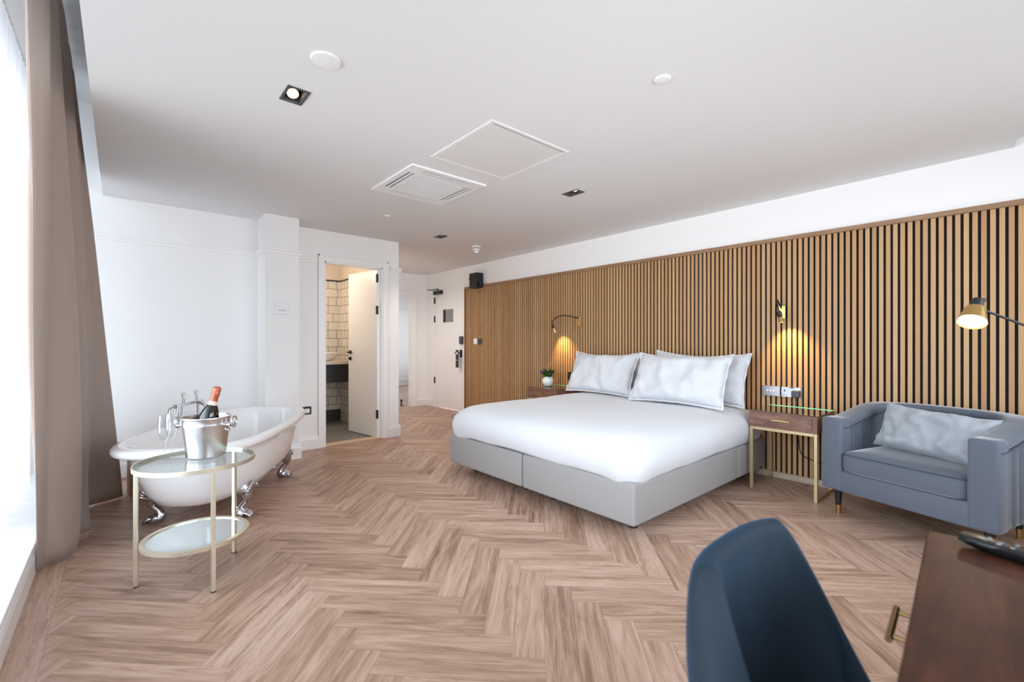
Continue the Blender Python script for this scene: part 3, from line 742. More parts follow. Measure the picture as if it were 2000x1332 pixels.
def pillow(W_, H_, T_, seed, wr=1.0, flange=.02, n=34):
    bm = B()
    rows = {1: [], -1: []}
    for s in (1, -1):
        for j in range(n + 1):
            row = []
            for i in range(n + 1):
                u = -1 + 2 * i / n; v = -1 + 2 * j / n
                fu = 1 - abs(u) ** 2.6; fv = 1 - abs(v) ** 2.6
                th = T_ / 2 * (max(fu, 0) * max(fv, 0)) ** .45
                px = u * (W_ / 2) * (1 - .05 * (1 - v * v) ** 1.0 * abs(u) ** 3); pz = v * (H_ / 2) * (1 - (.15 if v > 0 else .05) * (1 - u * u) * abs(v) ** 3)
                q = Vector((u * 2.2 + seed, v * 1.6, s * .7 + seed))
                wk = noise.noise(q * 1.3) * .024 * wr + noise.noise(Vector((u * 6 + seed, v * 2.4 + u * 2, s))) * .016 * wr
                y = s * (th + (wk * min(1, th / (T_ * .2)) if th > 0 else 0)) + noise.noise(Vector((u * 1.5, v * 1.5, seed))) * .012
                edge = i in (0, n) or j in (0, n)
                row.append(Vector((px, y if not edge else noise.noise(Vector((u * 1.5, v * 1.5, seed))) * .012, pz)))
            rows[s].append(row)
    for s in (1, -1): loft(bm, rows[s], False)
    bmesh.ops.remove_doubles(bm, verts=bm.verts, dist=1e-5)
    if flange:
        bd = []
        for j in range(n + 1): pass
        loop = [rows[1][0][i] for i in range(n + 1)] + [rows[1][j][n] for j in range(1, n + 1)] + [rows[1][n][i] for i in range(n - 1, -1, -1)] + [rows[1][j][0] for j in range(n - 1, 0, -1)]
        outr = []
        for p in loop:
            d_ = Vector((p.x / (W_ / 2), 0, p.z / (H_ / 2))); d_ = Vector((max(-1, min(1, d_.x ** 9)), 0, max(-1, min(1, d_.z ** 9))))
            outr.append(p + d_ * flange + Vector((0, .004 * math.sin(p.x * 60 + p.z * 50), 0)))
        up = [p + Vector((0, .002, 0)) for p in loop]; dn = [p - Vector((0, .002, 0)) for p in loop]
        loft(bm, [up, [p + Vector((0, .002, 0)) for p in outr], [p - Vector((0, .002, 0)) for p in outr], dn], True)
    return bm
def place(o, loc, yaw, tilt, roll=0.):          # pillow local: width X, height Z, thickness Y
    o.location = loc; o.rotation_euler = (Matrix.Rotation(yaw, 3, 'Z') @ Matrix.Rotation(tilt, 3, 'X') @ Matrix.Rotation(roll, 3, 'Y')).to_euler()
PL = [(.80, .44, .16, 1.3, (3.81, 2.93, 0.831), -.42, .0, 'white pillow leaning at the left side of the bed, front one'),
      (.84, .45, .17, 4.1, (3.68, 2.00, 0.831), -.45, .0, 'white pillow at the right side of the bed, front one'),
      (.84, .38, .12, 7.7, (4.04, 2.90, 0.806), -.24, .0, 'white pillow hidden behind the left front pillow'),
      (.86, .44, .14, 9.2, (3.95, 1.965, 0.836), -.30, .02, 'white pillow standing behind the right front pillow, leaning on the slats')]
for (a, b, c, s, loc, tl_, rl, lab) in PL:
    o = link('pillow', pillow(a, b, c, s), 'linen', smooth=80); tag(o, lab, 'pillow', 'white pillows on the bed')
    place(o, loc, -PI / 2, tl_, rl)

# ---------------------------------------------------------------- bedside tables
def bedside(label, x0, x1, y0, y1, glass):
    t = thing('bedside_table', label, 'bedside table', ((x0 + x1) / 2, (y0 + y1) / 2, 0), 0, 'walnut and gold bedside tables')
    z0, z1 = .49, .612; r = .022
    link('cabinet', box(x0, x1, y0, y1, z0, z1, .003), 'walnut_y', t)
    dr = link('drawer', box(x0 - .006, x0 + .002, y0 + .035, y1 - .035, z0 + .02, z1 - .012, .002), 'walnut_y', t)
    bm = B(); ym = (y0 + y1) / 2; tube(bm, [(x0 - .03, ym - .06, .558), (x0 - .03, ym + .06, .558)], .005, 10)
    for s in (-1, 1): tube(bm, [(x0 - .006, ym + s * .045, .558), (x0 - .03, ym + s * .045, .558)], .004, 8)
    link('handle', bm, 'brass', dr)
    link('glass_top', box(x0 + .002, x1 - .004, y0 + .002, y1 - .002, z1, z1 + .006, .001), 'smoked', t)
    link('glass_edge', box(x1 - .004, x1 + .001, y0 + .002, y1 - .002, z1 + .0, z1 + .010, .001), 'greenedge_glow', t)
    for (xa, xb) in ((x0 + .002, x0 + r), (x1 - r, x1)):
        for (ya, yb) in ((y0 + .002, y0 + r + .002), (y1 - r - .002, y1 - .002)):
            link('leg', box(xa, xb, ya, yb, 0, z0, .001), 'goldpaint', t)
    for (ya, yb) in ((y0 + .002, y0 + r + .002), (y1 - r - .002, y1 - .002)):
        link('floor_bar', box(x0 + r, x1 - r, ya, yb, 0, r, .001), 'goldpaint', t)
    for (xa, xb) in ((x0 + .002, x0 + r), (x1 - r, x1)):
        link('top_bar', box(xa, xb, y0 + r + .002, y1 - r - .002, z0 - r, z0, .001), 'goldpaint', t)
bedside('walnut bedside table with gold legs and drawer between the bed and the armchair', 3.74, 4.16, .97, 1.43, True)
bedside('walnut bedside table carrying the potted plant on the far side of the bed', 3.66, 4.08, 3.45, 3.91, True)
# plant
px, py, pz = 3.86, 3.76, .6195
t = thing('potted_plant', 'small green plant with mauve flowers in a white ribbed pot on the far bedside table', 'plant', (px, py, pz))
bm = B(); prof = [(.03, 0), (.05, .012), (.066, .045), (.066, .075), (.052, .108), (.042, .118), (.038, .116), (.045, .1), (.02, .095)]
rg = []
for r, z in prof:
    rg.append([Vector((px + (r * (1 + .04 * abs(math.cos(7 * a)))) * math.cos(a), py + (r * (1 + .04 * abs(math.cos(7 * a)))) * math.sin(a), pz + z)) for a in [2 * PI * i / 84 for i in range(84)]])
loft(bm, rg, True, True, True); link('pot', bm, 'ceramic', t, smooth=50)
def leaf(bm, o, d, L, wd, bend):
    d = Vector(d).normalized(); s = d.cross(Vector((0, 0, 1))); s = s.normalized() if s.length > .01 else Vector((1, 0, 0)); u = s.cross(d)
    rows = []
    for k in range(6):
        t_ = k / 5; c = Vector(o) + d * L * t_ - u * (-bend * t_ * t_ * L); wk = wd * math.sin(PI * min(.98, .12 + t_ * .86))
        rows.append([c - s * wk + u * wk * .3, c, c + s * wk + u * wk * .3])
    loft(bm, rows, False)
rng = random.Random(3)
bm = B()
for k in range(190):
    a = rng.random() * 2 * PI; el = rng.uniform(.1, 1.4); rr = rng.uniform(0, .05)
    o = (px + rr * math.cos(a), py + rr * math.sin(a), pz + .1 + rng.uniform(0, .06))
    leaf(bm, o, (math.cos(a) * math.cos(el), math.sin(a) * math.cos(el), math.sin(el)), rng.uniform(.04, .085), rng.uniform(.007, .013), rng.uniform(-.4, .3))
f_ = link('foliage', bm, 'leaf', t, smooth=60)
for k in range(9):
    a = rng.uniform(1.2, 2.8) if k < 6 else rng.random() * 6; rr = rng.uniform(.06, .10)
    c = Vector((px + rr * math.cos(a), py + rr * math.sin(a), pz + rng.uniform(.14, .20)))
    bm = B()
    for q in range(6):
        b = q * PI / 3; leaf(bm, c, (math.cos(b), math.sin(b), .5), .022, .010, .2)
    link('flower', bm, 'petal', t, smooth=60)

# ---------------------------------------------------------------- armchair (wide tub chair)
ARM_RZ = math.radians(-107.5)
ac = thing('armchair', 'wide blue-grey velvet tub armchair with fluted sides in front of the slats', 'armchair', (3.80, .385, 0), ARM_RZ)
AW, AD, RC, TH = .43, .345, .33, .12          # half width, half depth, back corner radius, arm thickness
def upath(off):                                 # open U from left front to right front, off = inset
    P = []; w_, d_ = AW - off, AD - off; rc = RC - off
    n1 = 30
    for k in range(n1): P.append((-w_, -AD + (AD + d_ - rc) * k / n1))
    for k in range(25): a = PI - PI / 2 * k / 24; P.append((-w_ + rc + rc * math.cos(a), d_ - rc + rc * math.sin(a)))
    for k in range(1, 40): P.append((-w_ + rc + (2 * w_ - 2 * rc) * k / 40, d_))
    for k in range(25): a = PI / 2 - PI / 2 * k / 24; P.append((w_ - rc + rc * math.cos(a), d_ - rc + rc * math.sin(a)))
    for k in range(1, n1 + 1): P.append((w_, d_ - rc - (AD + d_ - rc) * k / n1))
    return [Vector((x, y, 0)) for x, y in P]
Po, Pi = upath(0), upath(TH)
L = [0]
for a, b in zip(Po, Po[1:]): L.append(L[-1] + (b - a).length)
tot = L[-1]
def shell_rings(zb, zt, off_o, off_i, flute_o, flute_i, pitch, inset_top=.0):
    rings = []
    for k in range(len(Po)):
        o, i = Po[k], Pi[k]; n = (i - o).normalized()
        s = L[k] / tot; m = 1 - abs(2 * s - 1); rise = min(1, m / .55); rise = rise * rise * (3 - 2 * rise)
        ztk = zt + .085 * rise
        fr = abs(math.sin(PI * (L[k] - .0) / pitch)) ** .6 - 1
        body = []
        endf = min(1, L[k] / .03, (tot - L[k]) / .03)
        O = o + n * (off_o - flute_o * 0 - fr * flute_o * -1 * -1); I = i - n * (off_i - fr * flute_i * -1 * -1)
        zs = zb
        seq = [(O, zb + .01), (O, zb + .05), (O, (zb + ztk) / 2), (O, ztk - .05), (O + n * .004, ztk - .02), (O + n * .02, ztk - .004), (O + n * .04, ztk),
               (I - n * .04, ztk), (I - n * .02, ztk - .004), (I - n * .004, ztk - .02), (I, ztk - .05), (I, (zb + ztk) / 2), (I, zb + .05), (I, zb + .01), (I - n * .01, zb), (O + n * .01, zb)]
        rings.append([Vector((p.x, p.y, z)) for p, z in seq])
    return rings
bm = B(); rg = shell_rings(.17, .635, .012, .012, .012, .012, .085)
# crisp plain arm fronts: no flutes over the first few centimetres
loft(bm, rg, True, True, True)
link('shell', bm, 'velvet_grey', ac, smooth=50, local=True)
# smooth top roll with piping
bm = B(); rg = []
for k in range(len(Po)):
    o, i = Po[k], Pi[k]; n = (i - o).normalized(); s = L[k] / tot; m = 1 - abs(2 * s - 1); rise = min(1, m / .55); rise = rise * rise * (3 - 2 * rise); zt = .635 + .085 * rise
    c = (o + i) / 2; hwd = TH / 2 + .004
    sec = []
    for q in range(16):
        a = 2 * PI * q / 16; ca, sa = math.cos(a), math.sin(a)
        sec.append(c + n * (hwd * (abs(ca) ** .5) * (1 if ca > 0 else -1)) + Vector((0, 0, zt - .022 + .028 * (abs(sa) ** .6) * (1 if sa > 0 else -1))))
    rg.append(sec)
loft(bm, rg, True, True, True); tr = link('top_roll', bm, 'velvet_grey', ac, smooth=60, local=True)
for side, P in (('o', Po), ('i', Pi)):
    bm = B(); pts = []
    for k in range(0, len(P), 2):
        o, i = Po[k], Pi[k]; n = (i - o).normalized(); s = L[k] / tot; m = 1 - abs(2 * s - 1); rise = min(1, m / .55); rise = rise * rise * (3 - 2 * rise); zt = .635 + .085 * rise
        pts.append((o - n * .003 if side == 'o' else i + n * .003) + Vector((0, 0, zt - .05)))
    tube(bm, pts, .0045, 8); link('piping', bm, 'velvet_piping', tr, smooth=60, local=True)
# plain arm front panels
for s in (-1, 1):
    bm = B(); bx(bm, min(s * AW, s * (AW - TH)) - (.003), max(s * AW, s * (AW - TH)) + .003, -AD - .022, -AD + .09, .172, .648, .018, 4)
    link('arm_front', bm, 'velvet_grey', ac, smooth=50, local=True)
bm = B(); bx(bm, -AW + TH - .01, AW - TH + .01, -AD - .018, AD - TH, .17, .305, .012, 3); link('seat_rail', bm, 'velvet_grey', ac, smooth=50, local=True)
# seat cushion
bm = B(); w_, y0, y1 = AW - TH - .002, -AD - .03, AD - TH - .03
rings = []
for (o, z) in ((-.03, .305), (-.004, .315), (0, .34), (0, .40), (-.006, .425), (-.03, .44), (-.10, .448), (-.2, .452)):
    rings.append([Vector((x, (y0 + y1) / 2 + y, z)) for x, y in rrect(w_ + o, (y1 - y0) / 2 + o, .05 if o > -.05 else .04, 8, 12)])
loft(bm, rings, True, True, True); sc_ = link('seat_cushion', bm, 'velvet_grey', ac, smooth=50, local=True)
bm = B(); tube(bm, [Vector((x, (y0 + y1) / 2 + y, .422)) for x, y in rrect(w_ + .001, (y1 - y0) / 2 + .001, .05, 8, 12)], .004, 8); link('piping', bm, 'velvet_piping', sc_, smooth=60, local=True)
for sx_ in (-1, 1):
    for sy_ in (-1, 1):
        x, y = sx_ * (AW - .06), sy_ * (AD - .06) + (-.0 if sy_ < 0 else -.02)
        if sy_ > 0: x = sx_ * (AW - .13)
        bm = B(); lathe(bm, [(.011, 0), (.024, .175)], 20, (x, y, 0)); lg = link('leg', bm, 'black', ac, smooth=40, local=True)
        bm = B(); lathe(bm, [(.0125, 0), (.0165, .058)], 20, (x, y, 0)); link('leg_tip', bm, 'brass', lg, smooth=40, local=True)
o = link('scatter_cushion', pillow(.56, .30, .15, 12.6, 1.5, 0), 'cushion', smooth=80); tag(o, 'pale grey velvet oblong cushion propped in the blue-grey armchair', 'cushion')
place(o, (3.73, .37, .595), ARM_RZ, -.42, .06)

# ---------------------------------------------------------------- floor lamp
fl = thing('floor_lamp', 'floor lamp with a lit brass shade and black arm over the armchair', 'floor lamp', (3.12, -.13, 0))
Fd = Vector((math.sin(YAW), math.cos(YAW), 0)); Rd = Vector((math.cos(YAW), -math.sin(YAW), 0)); Z = Vector((0, 0, 1))
def wp(u, v, d): return Fd * d + Rd * ((u - 1000) * d / 875) + Z * (CAMH - (v - 668) * d / 875)
P0 = wp(1898, 629, 2.05)                        # centre of the shade's mouth
AX = (Rd * .52 + Z * .78 + Fd * .30).normalized()   # from the mouth up to the cap
Mq = AX.to_track_quat('Z', 'Y').to_matrix().to_4x4() @ Matrix.Scale(.8, 4)
bm = B(); lathe(bm, [(.066, 0), (.044, .098), (.042, .098), (.064, .002)], 40, P0, Mq, cap0=False, cap1=False)
bmesh.ops.remove_doubles(bm, verts=bm.verts, dist=1e-6)
lathe(bm, [(.0438, .096), (.025, .100), (.024, .101)], 40, P0, Mq); sh = link('lamp_shade', bm, 'brass', fl, smooth=40)
bm = B(); lathe(bm, [(.060, .008), (.060, .011)], 40, P0, Mq); link('diffuser', bm, 'bulb_soft', sh)
bm = B(); lathe(bm, [(.032, .098), (.031, .115), (.029, .150), (.026, .164), (.010, .170)], 32, P0, Mq)
k_ = P0 + AX * .128; tube(bm, [k_, k_ + Rd * .034 + Z * .004], .008, 12); link('lamp_cap', bm, 'black', fl, smooth=40)
J = P0 + AX * .074 + Rd * .034; PT = Vector((3.12, -.13, 0)); E_ = Vector((PT.x, PT.y, J.z - .15))
bm = B(); tube(bm, [J - Rd * .02 + Z * .004, J, E_], .0055, 12); link('arm', bm, 'black', fl, smooth=50)
bm = B(); tube(bm, [(PT.x, PT.y, .02), (PT.x, PT.y, 1.35)], .009, 14); link('pole', bm, 'black', fl, smooth=50)
bm = B(); lathe(bm, [(.125, 0), (.125, .014), (.118, .02), (.012, .022), (.010, .03)], 44, (PT.x, PT.y, 0)); link('base', bm, 'black', fl, smooth=40)
lamp('lamp_glow', 'SPOT', P0 + AX * .002, 5, (1., .86, .66), fl, spot_size=2.2, spot_blend=.8, shadow_soft_size=.05, aim=P0 - AX)

# ---------------------------------------------------------------- desk, remote, desk chair
DR = math.radians(3.5)
dk = thing('desk', 'dark walnut desk with a brass drawer handle at the bottom right corner', 'desk', (1.293, .136, 0), DR)
# local: x from -1.15 to 0 (right end), y from -.52 to 0 (front edge with the drawer)
link('desk_top', box(-1.16, 0, -.54, 0, .722, .75, .003), 'walnut_dark', dk, local=True)
link('carcass', box(-1.14, -.02, -.52, -.02, .60, .722, .002), 'walnut_dark', dk, local=True)
for (a, b) in ((-1.13, -.585), (-.575, -.03)):
    dr = link('drawer', box(a, b, -.024, -.004, .612, .714, .002), 'walnut_dark', dk, local=True)
    m = (a + b) / 2; bm = B(); tube(bm, [(m - .06, .030, .672), (m + .06, .030, .672)], .0052, 14)
    for s in (-1, 1): tube(bm, [(m + s * .045, -.004, .672), (m + s * .045, .030, .672)], .0036, 10)
    link('handle', bm, 'oldbrass', dr, smooth=50, local=True)
for x in (-1.12, -.04):
    for y in (-.50, -.04):
        bm = B(); tube(bm, [(x, y, 0), (x, y, .602)], [.011, .017], 16); link('leg', bm, 'black', dk, smooth=40, local=True)
rm = thing('remote_control', 'black television remote control lying on the walnut desk', 'remote control', (1.232, -.012, .7505), math.radians(-14))
rings = []
for k in range(13):
    t_ = k / 12; y = .098 - .196 * t_; e_ = math.sin(PI * min(1, max(0, t_))) ** .22; lift = .010 * (abs(2 * t_ - 1) ** 3)
    wv = .023 * (.55 + .45 * e_)
    rings.append([Vector((-wv * .75, y, .0 + lift)), Vector((-wv, y, .010)), Vector((-wv * .96, y, .020)), Vector((-wv * .8, y, .0225)), Vector((wv * .8, y, .0225)), Vector((wv * .96, y, .020)), Vector((wv, y, .010)), Vector((wv * .75, y, lift))])
bm = B(); loft(bm, rings, True, True, True); link('body', bm, 'blackgloss', rm, smooth=50, local=True)
for r_ in range(7):
    for c_ in range(3):
        m_ = 'midgrey' if (r_ + c_) % 3 else 'darkgrey'
        bm = B(); x, y = -.012 + c_ * .012, .06 - r_ * .018; bx(bm, x - .0026, x + .0026, y - .003, y + .003, .0222, .0236, .001); link('button', bm, m_, rm, local=True)

ch = thing('desk_chair', 'navy velvet shell chair tucked under the desk in the foreground', 'chair', (.835, .17, 0), 0)
# shell: loft over angle; local: x width, +y back
def chair_sec(s):                                # s in -1..1 round the back
    a = s * 1.75
    k = 2.6
    c, n_ = math.sin(a), math.cos(a)
    x = .235 * (abs(c) ** (2 / k)) * (1 if c > 0 else -1)
    y = .185 * (abs(n_) ** (2 / k)) * (1 if n_ > 0 else -1) if n_ > -.2 else -.06
    return x, y
bm = B(); rings = []
NS = 64
for k in range(NS + 1):
    s = -1 + 2 * k / NS
    ang_ = s * 118; A_ = math.radians(ang_)
    kx = abs(math.sin(A_)) ** .72 * (1 if A_ > 0 else -1); ky = abs(math.cos(A_)) ** .72 * (1 if math.cos(A_) > 0 else -1)
    x = .215 * kx; y = .185 * ky if ky > 0 else .30 * ky
    m = abs(s)
    top = .800 if m < .34 else .800 - .31 * min(1, (m - .34) / .40) ** 1.45
    if m > .99: top -= .02
    th = .042
    nrm = Vector((kx, ky if ky > 0 else ky * .5, 0)).normalized()
    o_ = Vector((x, y, 0)); sec = []
    bot = .40
    for q in range(20):
        # closed section: up the outside, over the rim, down the inside
        if q < 8: t_ = q / 7; z = bot + (top - .02 - bot) * t_; p = o_ + nrm * (0.004 + .03 * math.sin(PI * t_ * .9) * (1 if m < .6 else .4)); 
        elif q < 12: b_ = (q - 7) / 5 * PI; z = top - .02 + .022 * math.sin(b_); p = o_ + nrm * (.004 + .012 * 0) - nrm * th * (1 - math.cos(b_)) / 2
        else: t_ = 1 - (q - 12) / 7; z = bot + .02 + (top - .02 - bot - .02) * t_; p = o_ - nrm * (th - .022 * math.sin(PI * t_ * .9) * (1 if m < .6 else .3))
        lean = .05 * ((z - .45) / .4)
        sec.append(Vector((p.x, p.y - .0 + lean - .03, z)))
    rings.append(sec)
loft(bm, rings, True, True, True); link('shell_back', bm, 'navy', ch, smooth=60, local=True, mods=(SUB,))
bm = B(); rings = []
for (o, z) in ((-.06, .385), (-.01, .395), (0, .42), (0, .45), (-.015, .47), (-.06, .482), (-.14, .486)):
    rings.append([Vector((x, y - .03, z)) for x, y in rrect(.195 + o, .195 + o, .12 + o * .5, 8, 6)])
loft(bm, rings, True, True, True); link('seat', bm, 'navy', ch, smooth=60, local=True)
for sx_ in (-1, 1):
    for sy_ in (-1, 1):
        bm = B(); tube(bm, [(sx_ * .14, sy_ * .12 - .02, .395), (sx_ * .21, sy_ * .2 - .02, .005)], [.015, .010], 14); link('leg', bm, 'black', ch, smooth=40, local=True)

# ---------------------------------------------------------------- tub
TB = thing('bathtub', 'white freestanding roll-top bathtub on chrome claw feet by the curtain', 'bathtub', (.61, 3.90, 0), math.radians(60))
def sup(x0, x1, hw_, n, z, seg=96):
    out = []; c, a = (x0 + x1) / 2, (x1 - x0) / 2
    for k in range(seg):
        t_ = 2 * PI * k / seg; ct, st_ = math.cos(t_), math.sin(t_)
        out.append(Vector((c + a * abs(ct) ** (2 / n) * (1 if ct > 0 else -1), hw_ * abs(st_) ** (2 / n) * (1 if st_ > 0 else -1), z)))
    return out
out_ = [(-.50, .56, .10, .135, 2.4), (-.60, .66, .22, .137, 2.6), (-.655, .71, .285, .165, 2.8), (-.70, .755, .33, .23, 2.9), (-.745, .79, .355, .33, 3), (-.78, .815, .37, .43, 3.1), (-.80, .83, .376, .485, 3.2),
        (-.825, .845, .392, .492, 3.2), (-.862, .868, .414, .495, 3.3), (-.880, .880, .424, .508, 3.3), (-.884, .884, .427, .525, 3.3), (-.878, .880, .423, .540, 3.3), (-.86, .868, .412, .549, 3.3), (-.83, .845, .394, .551, 3.2),
        (-.80, .825, .372, .545, 3.2), (-.785, .81, .358, .528, 3.1), (-.77, .80, .350, .49, 3.1), (-.73, .78, .335, .38, 3), (-.68, .745, .305, .26, 2.9), (-.61, .69, .25, .20, 2.7), (-.5, .6, .15, .182, 2.4)]
bm = B(); loft(bm, [sup(a, b, c, n, z) for a, b, c, z, n in out_], True, True, True); link('tub_body', bm, 'enamel', TB, smooth=60, local=True)
for fx in (-.43, .43):
    for fy in (-1, 1):
        y = fy * .2
        sx_ = 1 if fx > 0 else -1
        bm = B()
        pts = spline([(fx, y * 1.18, .215), (fx + sx_ * .012, y * 1.32, .17), (fx + sx_ * .02, y * 1.36, .12), (fx + sx_ * .012, y * 1.18, .075), (fx + sx_ * .01, y * 1.14, .04), (fx + sx_ * .02, y * 1.36, .018)], 6)
        n = len(pts); rs = []
        for k in range(n):
            t_ = k / (n - 1); rs.append(.027 + .030 * max(0, 1 - t_ * 2.4) + .006 * math.sin(t_ * 9) + (.004 if t_ > .8 else 0))
        tube(bm, pts, rs, 16)
        for q in range(-2, 3):                   # claw toes
            tube(bm, spline([(fx + sx_ * .016 + q * .011, y * 1.30, .035), (fx + sx_ * .02 + q * .014, y * 1.46, .026), (fx + sx_ * .022 + q * .015, y * 1.54, .004)], 4), [.011] * 5 + [.009, .007, .006, .004], 8)
        # leafy scroll plate under the tub side
        for q in range(-4, 5):
            hgt = .235 - abs(q) * .012
            tube(bm, spline([(fx + q * .006, y * 1.2, .15), (fx + q * .016, y * 1.42, .175), (fx + q * .019, y * 1.58, hgt)], 4), [.012, .012, .012, .012, .012, .011, .010, .008, .006], 8)
        link('claw_foot', bm, 'clawchrome', TB, smooth=60, local=True)
# taps on the far rim
tp = thing('bath_tap', 'chrome bath mixer with two white lever handles on the tub rim', 'tap', (.61, 3.90, 0), math.radians(60))
bm = B(); yb = .405
tube(bm, [(.10, yb, .665), (.52, yb, .665)], .014, 14)
for x in (.18, .44): tube(bm, [(x, yb, .548), (x, yb, .665)], .012, 14); lathe(bm, [(.026, 0), (.026, .006), (.014, .012)], 20, (x, yb, .551))
link('mixer_body', bm, 'chrome', tp, smooth=50, local=True)
bm = B(); tube(bm, spline([(.31, yb, .665), (.31, yb - .06, .672), (.31, yb - .11, .645), (.31, yb - .12, .60)], 6), .011, 12); link('spout', bm, 'chrome', tp, smooth=50, local=True)
bm = B(); tube(bm, spline([(.10, yb, .665), (.06, yb + .01, .66), (.045, yb + .015, .62), (.03, yb + .02, .50), (.06, yb + .02, .30), (.2, yb + .0, .26)], 6), .008, 10); link('hose', bm, 'chrome', tp, smooth=50, local=True)
bm = B()
for x in (.215, .245): tube(bm, [(x - .1, yb - .01, .665), (x - .11, yb - .01, .56)], .007, 10)
link('handset_rest', bm, 'chrome', tp, smooth=50, local=True)
for x in (.22, .42):
    bm = B(); tube(bm, [(x, yb, .67), (x, yb, .70), (x, yb - .002, .71)], [.011, .009, .008], 12); v_ = link('tap_valve', bm, 'chrome', tp, smooth=50, local=True)
    bm = B(); tube(bm, [(x, yb, .708), (x, yb, .722), (x, yb, .75), (x, yb, .757)], [.008, .012, .017, .010], 14); link('lever', bm, 'ceramic', v_, smooth=50, local=True)

# stool behind the tub
stl = thing('wooden_stool', 'small brown wooden stool half hidden between the curtain and the tub', 'stool', (.135, 4.42, 0), math.radians(12))
link('stool_top', box(-.085, .085, -.09, .09, .285, .31, .004), 'stool', stl, local=True)
for s in (-1, 1): link('side_board', box(s * .072 - .010, s * .072 + .010, -.085, .085, 0, .285, .003), 'stool', stl, local=True)
link('back_board', box(-.062, .062, .06, .075, .05, .285, .002), 'stool', stl, local=True)

# ---------------------------------------------------------------- round side table and what stands on it
TX, TY, TZ, TR = .285, 2.69, .572, .25
tb = thing('side_table', 'round champagne-gold side table with clear glass top and mirrored shelf', 'side table', (TX, TY, 0))
def ring_bm(r0, r1, z0, z1): 
    b_ = B(); lathe(b_, [(r0, z0), (r0, z1), (r1, z1), (r1, z0), (r0, z0)], 72, (TX, TY, 0), cap0=False, cap1=False); return b_
link('top_rim', ring_bm(TR, TR - .006, TZ - .018, TZ + .002), 'champagne', tb, smooth=40)
link('under_rim', ring_bm(TR - .007, TR - .022, TZ - .018, TZ - .012), 'champagne', tb, smooth=40)
bm = B(); lathe(bm, [(TR - .008, TZ - .010), (TR - .008, TZ)], 72, (TX, TY, 0)); link('glass_top', bm, 'tableglass', tb, smooth=40)
SR = .222; SZ = .205
link('shelf_rim', ring_bm(SR, SR - .022, SZ - .014, SZ + .002), 'champagne', tb, smooth=40)
bm = B(); lathe(bm, [(SR - .0225, SZ - .008), (SR - .0225, SZ - .002)], 72, (TX, TY, 0)); link('mirror_shelf', bm, 'mirror', tb, smooth=40)
for dg in (167, -81, 39):
    a = math.radians(dg); c_ = Vector((TX + math.cos(a) * (TR - .014), TY + math.sin(a) * (TR - .014), 0))
    bm = B(); bx(bm, -.0085, .0085, -.0085, .0085, .004, TZ - .018, .001, M4=Matrix.Translation(c_) @ Matrix.Rotation(a, 4, 'Z')); lg = link('leg', bm, 'champagne', tb)
    bm = B(); bx(bm, -.0095, .0095, -.0095, .0095, 0, .005, .001, M4=Matrix.Translation(c_) @ Matrix.Rotation(a, 4, 'Z')); link('rubber_foot', bm, 'rubber', lg)
# ice bucket
kx_, ky_, kz = .330, 2.748, TZ + .001
bu = thing('ice_bucket', 'polished aluminium ice bucket with ring handles on the round side table', 'ice bucket', (kx_, ky_, kz))
bm = B(); lathe(bm, [(.082, 0), (.086, .003), (.103, .155), (.1045, .16), (.1035, .165), (.105, .185), (.110, .196), (.109, .200), (.105, .199), (.100, .185), (.098, .155), (.080, .006), (.01, .005)], 64, (kx_, ky_, kz), Matrix.Scale(1.0, 4)); link('pail', bm, 'alu', bu, smooth=30)
for s in (-1, 1):
    hd = Vector((math.cos(math.radians(-35)), math.sin(math.radians(-35)), 0)) * s; c_ = Vector((kx_, ky_, kz + .158)) + hd * .108
    tn = Vector((-hd.y, hd.x, 0)).normalized(); hn = hd.normalized()
    bm = B()
    for q in (-1, 1): tube(bm, [c_ + tn * q * .022 - hn * .008, c_ + tn * q * .022 + hn * .02], [.006, .010], 12)
    ringp = [c_ + hn * .026 + tn * .026 * math.cos(a) + Z * (.012 + .026 * math.sin(a)) for a in [2 * PI * k / 24 for k in range(25)]]
    tube(bm, ringp, .0045, 10)
    tube(bm, [c_ + hn * -.01 - Z * .03, c_ + hn * .004 - Z * .03], .007, 12)
    link('ring_handle', bm, 'chrome', bu, smooth=50)
# bottle leaning in the bucket
bo = thing('wine_bottle', 'dark sparkling wine bottle with copper red foil leaning in the ice bucket', 'bottle', (kx_, ky_, kz + .02))
b0 = Vector((kx_, ky_, kz + .045)) - Rd * .028; ax_ = (Rd * .20 + Z * .97 + Fd * .12).normalized(); Mb = ax_.to_track_quat('Z', 'Y').to_matrix().to_4x4()
bm = B(); lathe(bm, [(.02, .004), (.040, 0), (.044, .008), (.044, .15), (.042, .165), (.034, .19), (.024, .210), (.0185, .222), (.016, .235), (.016, .29)], 40, b0, Mb); link('bottle_glass', bm, 'bottle', bo, smooth=50)
bm = B(); lathe(bm, [(.0232, .214), (.0200, .222), (.0180, .232), (.0180, .236)], 32, b0, Mb); link('neck_label', bm, 'label', bo, smooth=50)
bm = B(); lathe(bm, [(.0185, .234), (.0170, .262), (.0200, .268), (.0200, .276), (.0180, .279), (.0195, .290), (.0190, .302), (.012, .309), (.001, .310)], 32, b0, Mb); link('foil', bm, 'copper', bo, smooth=50)
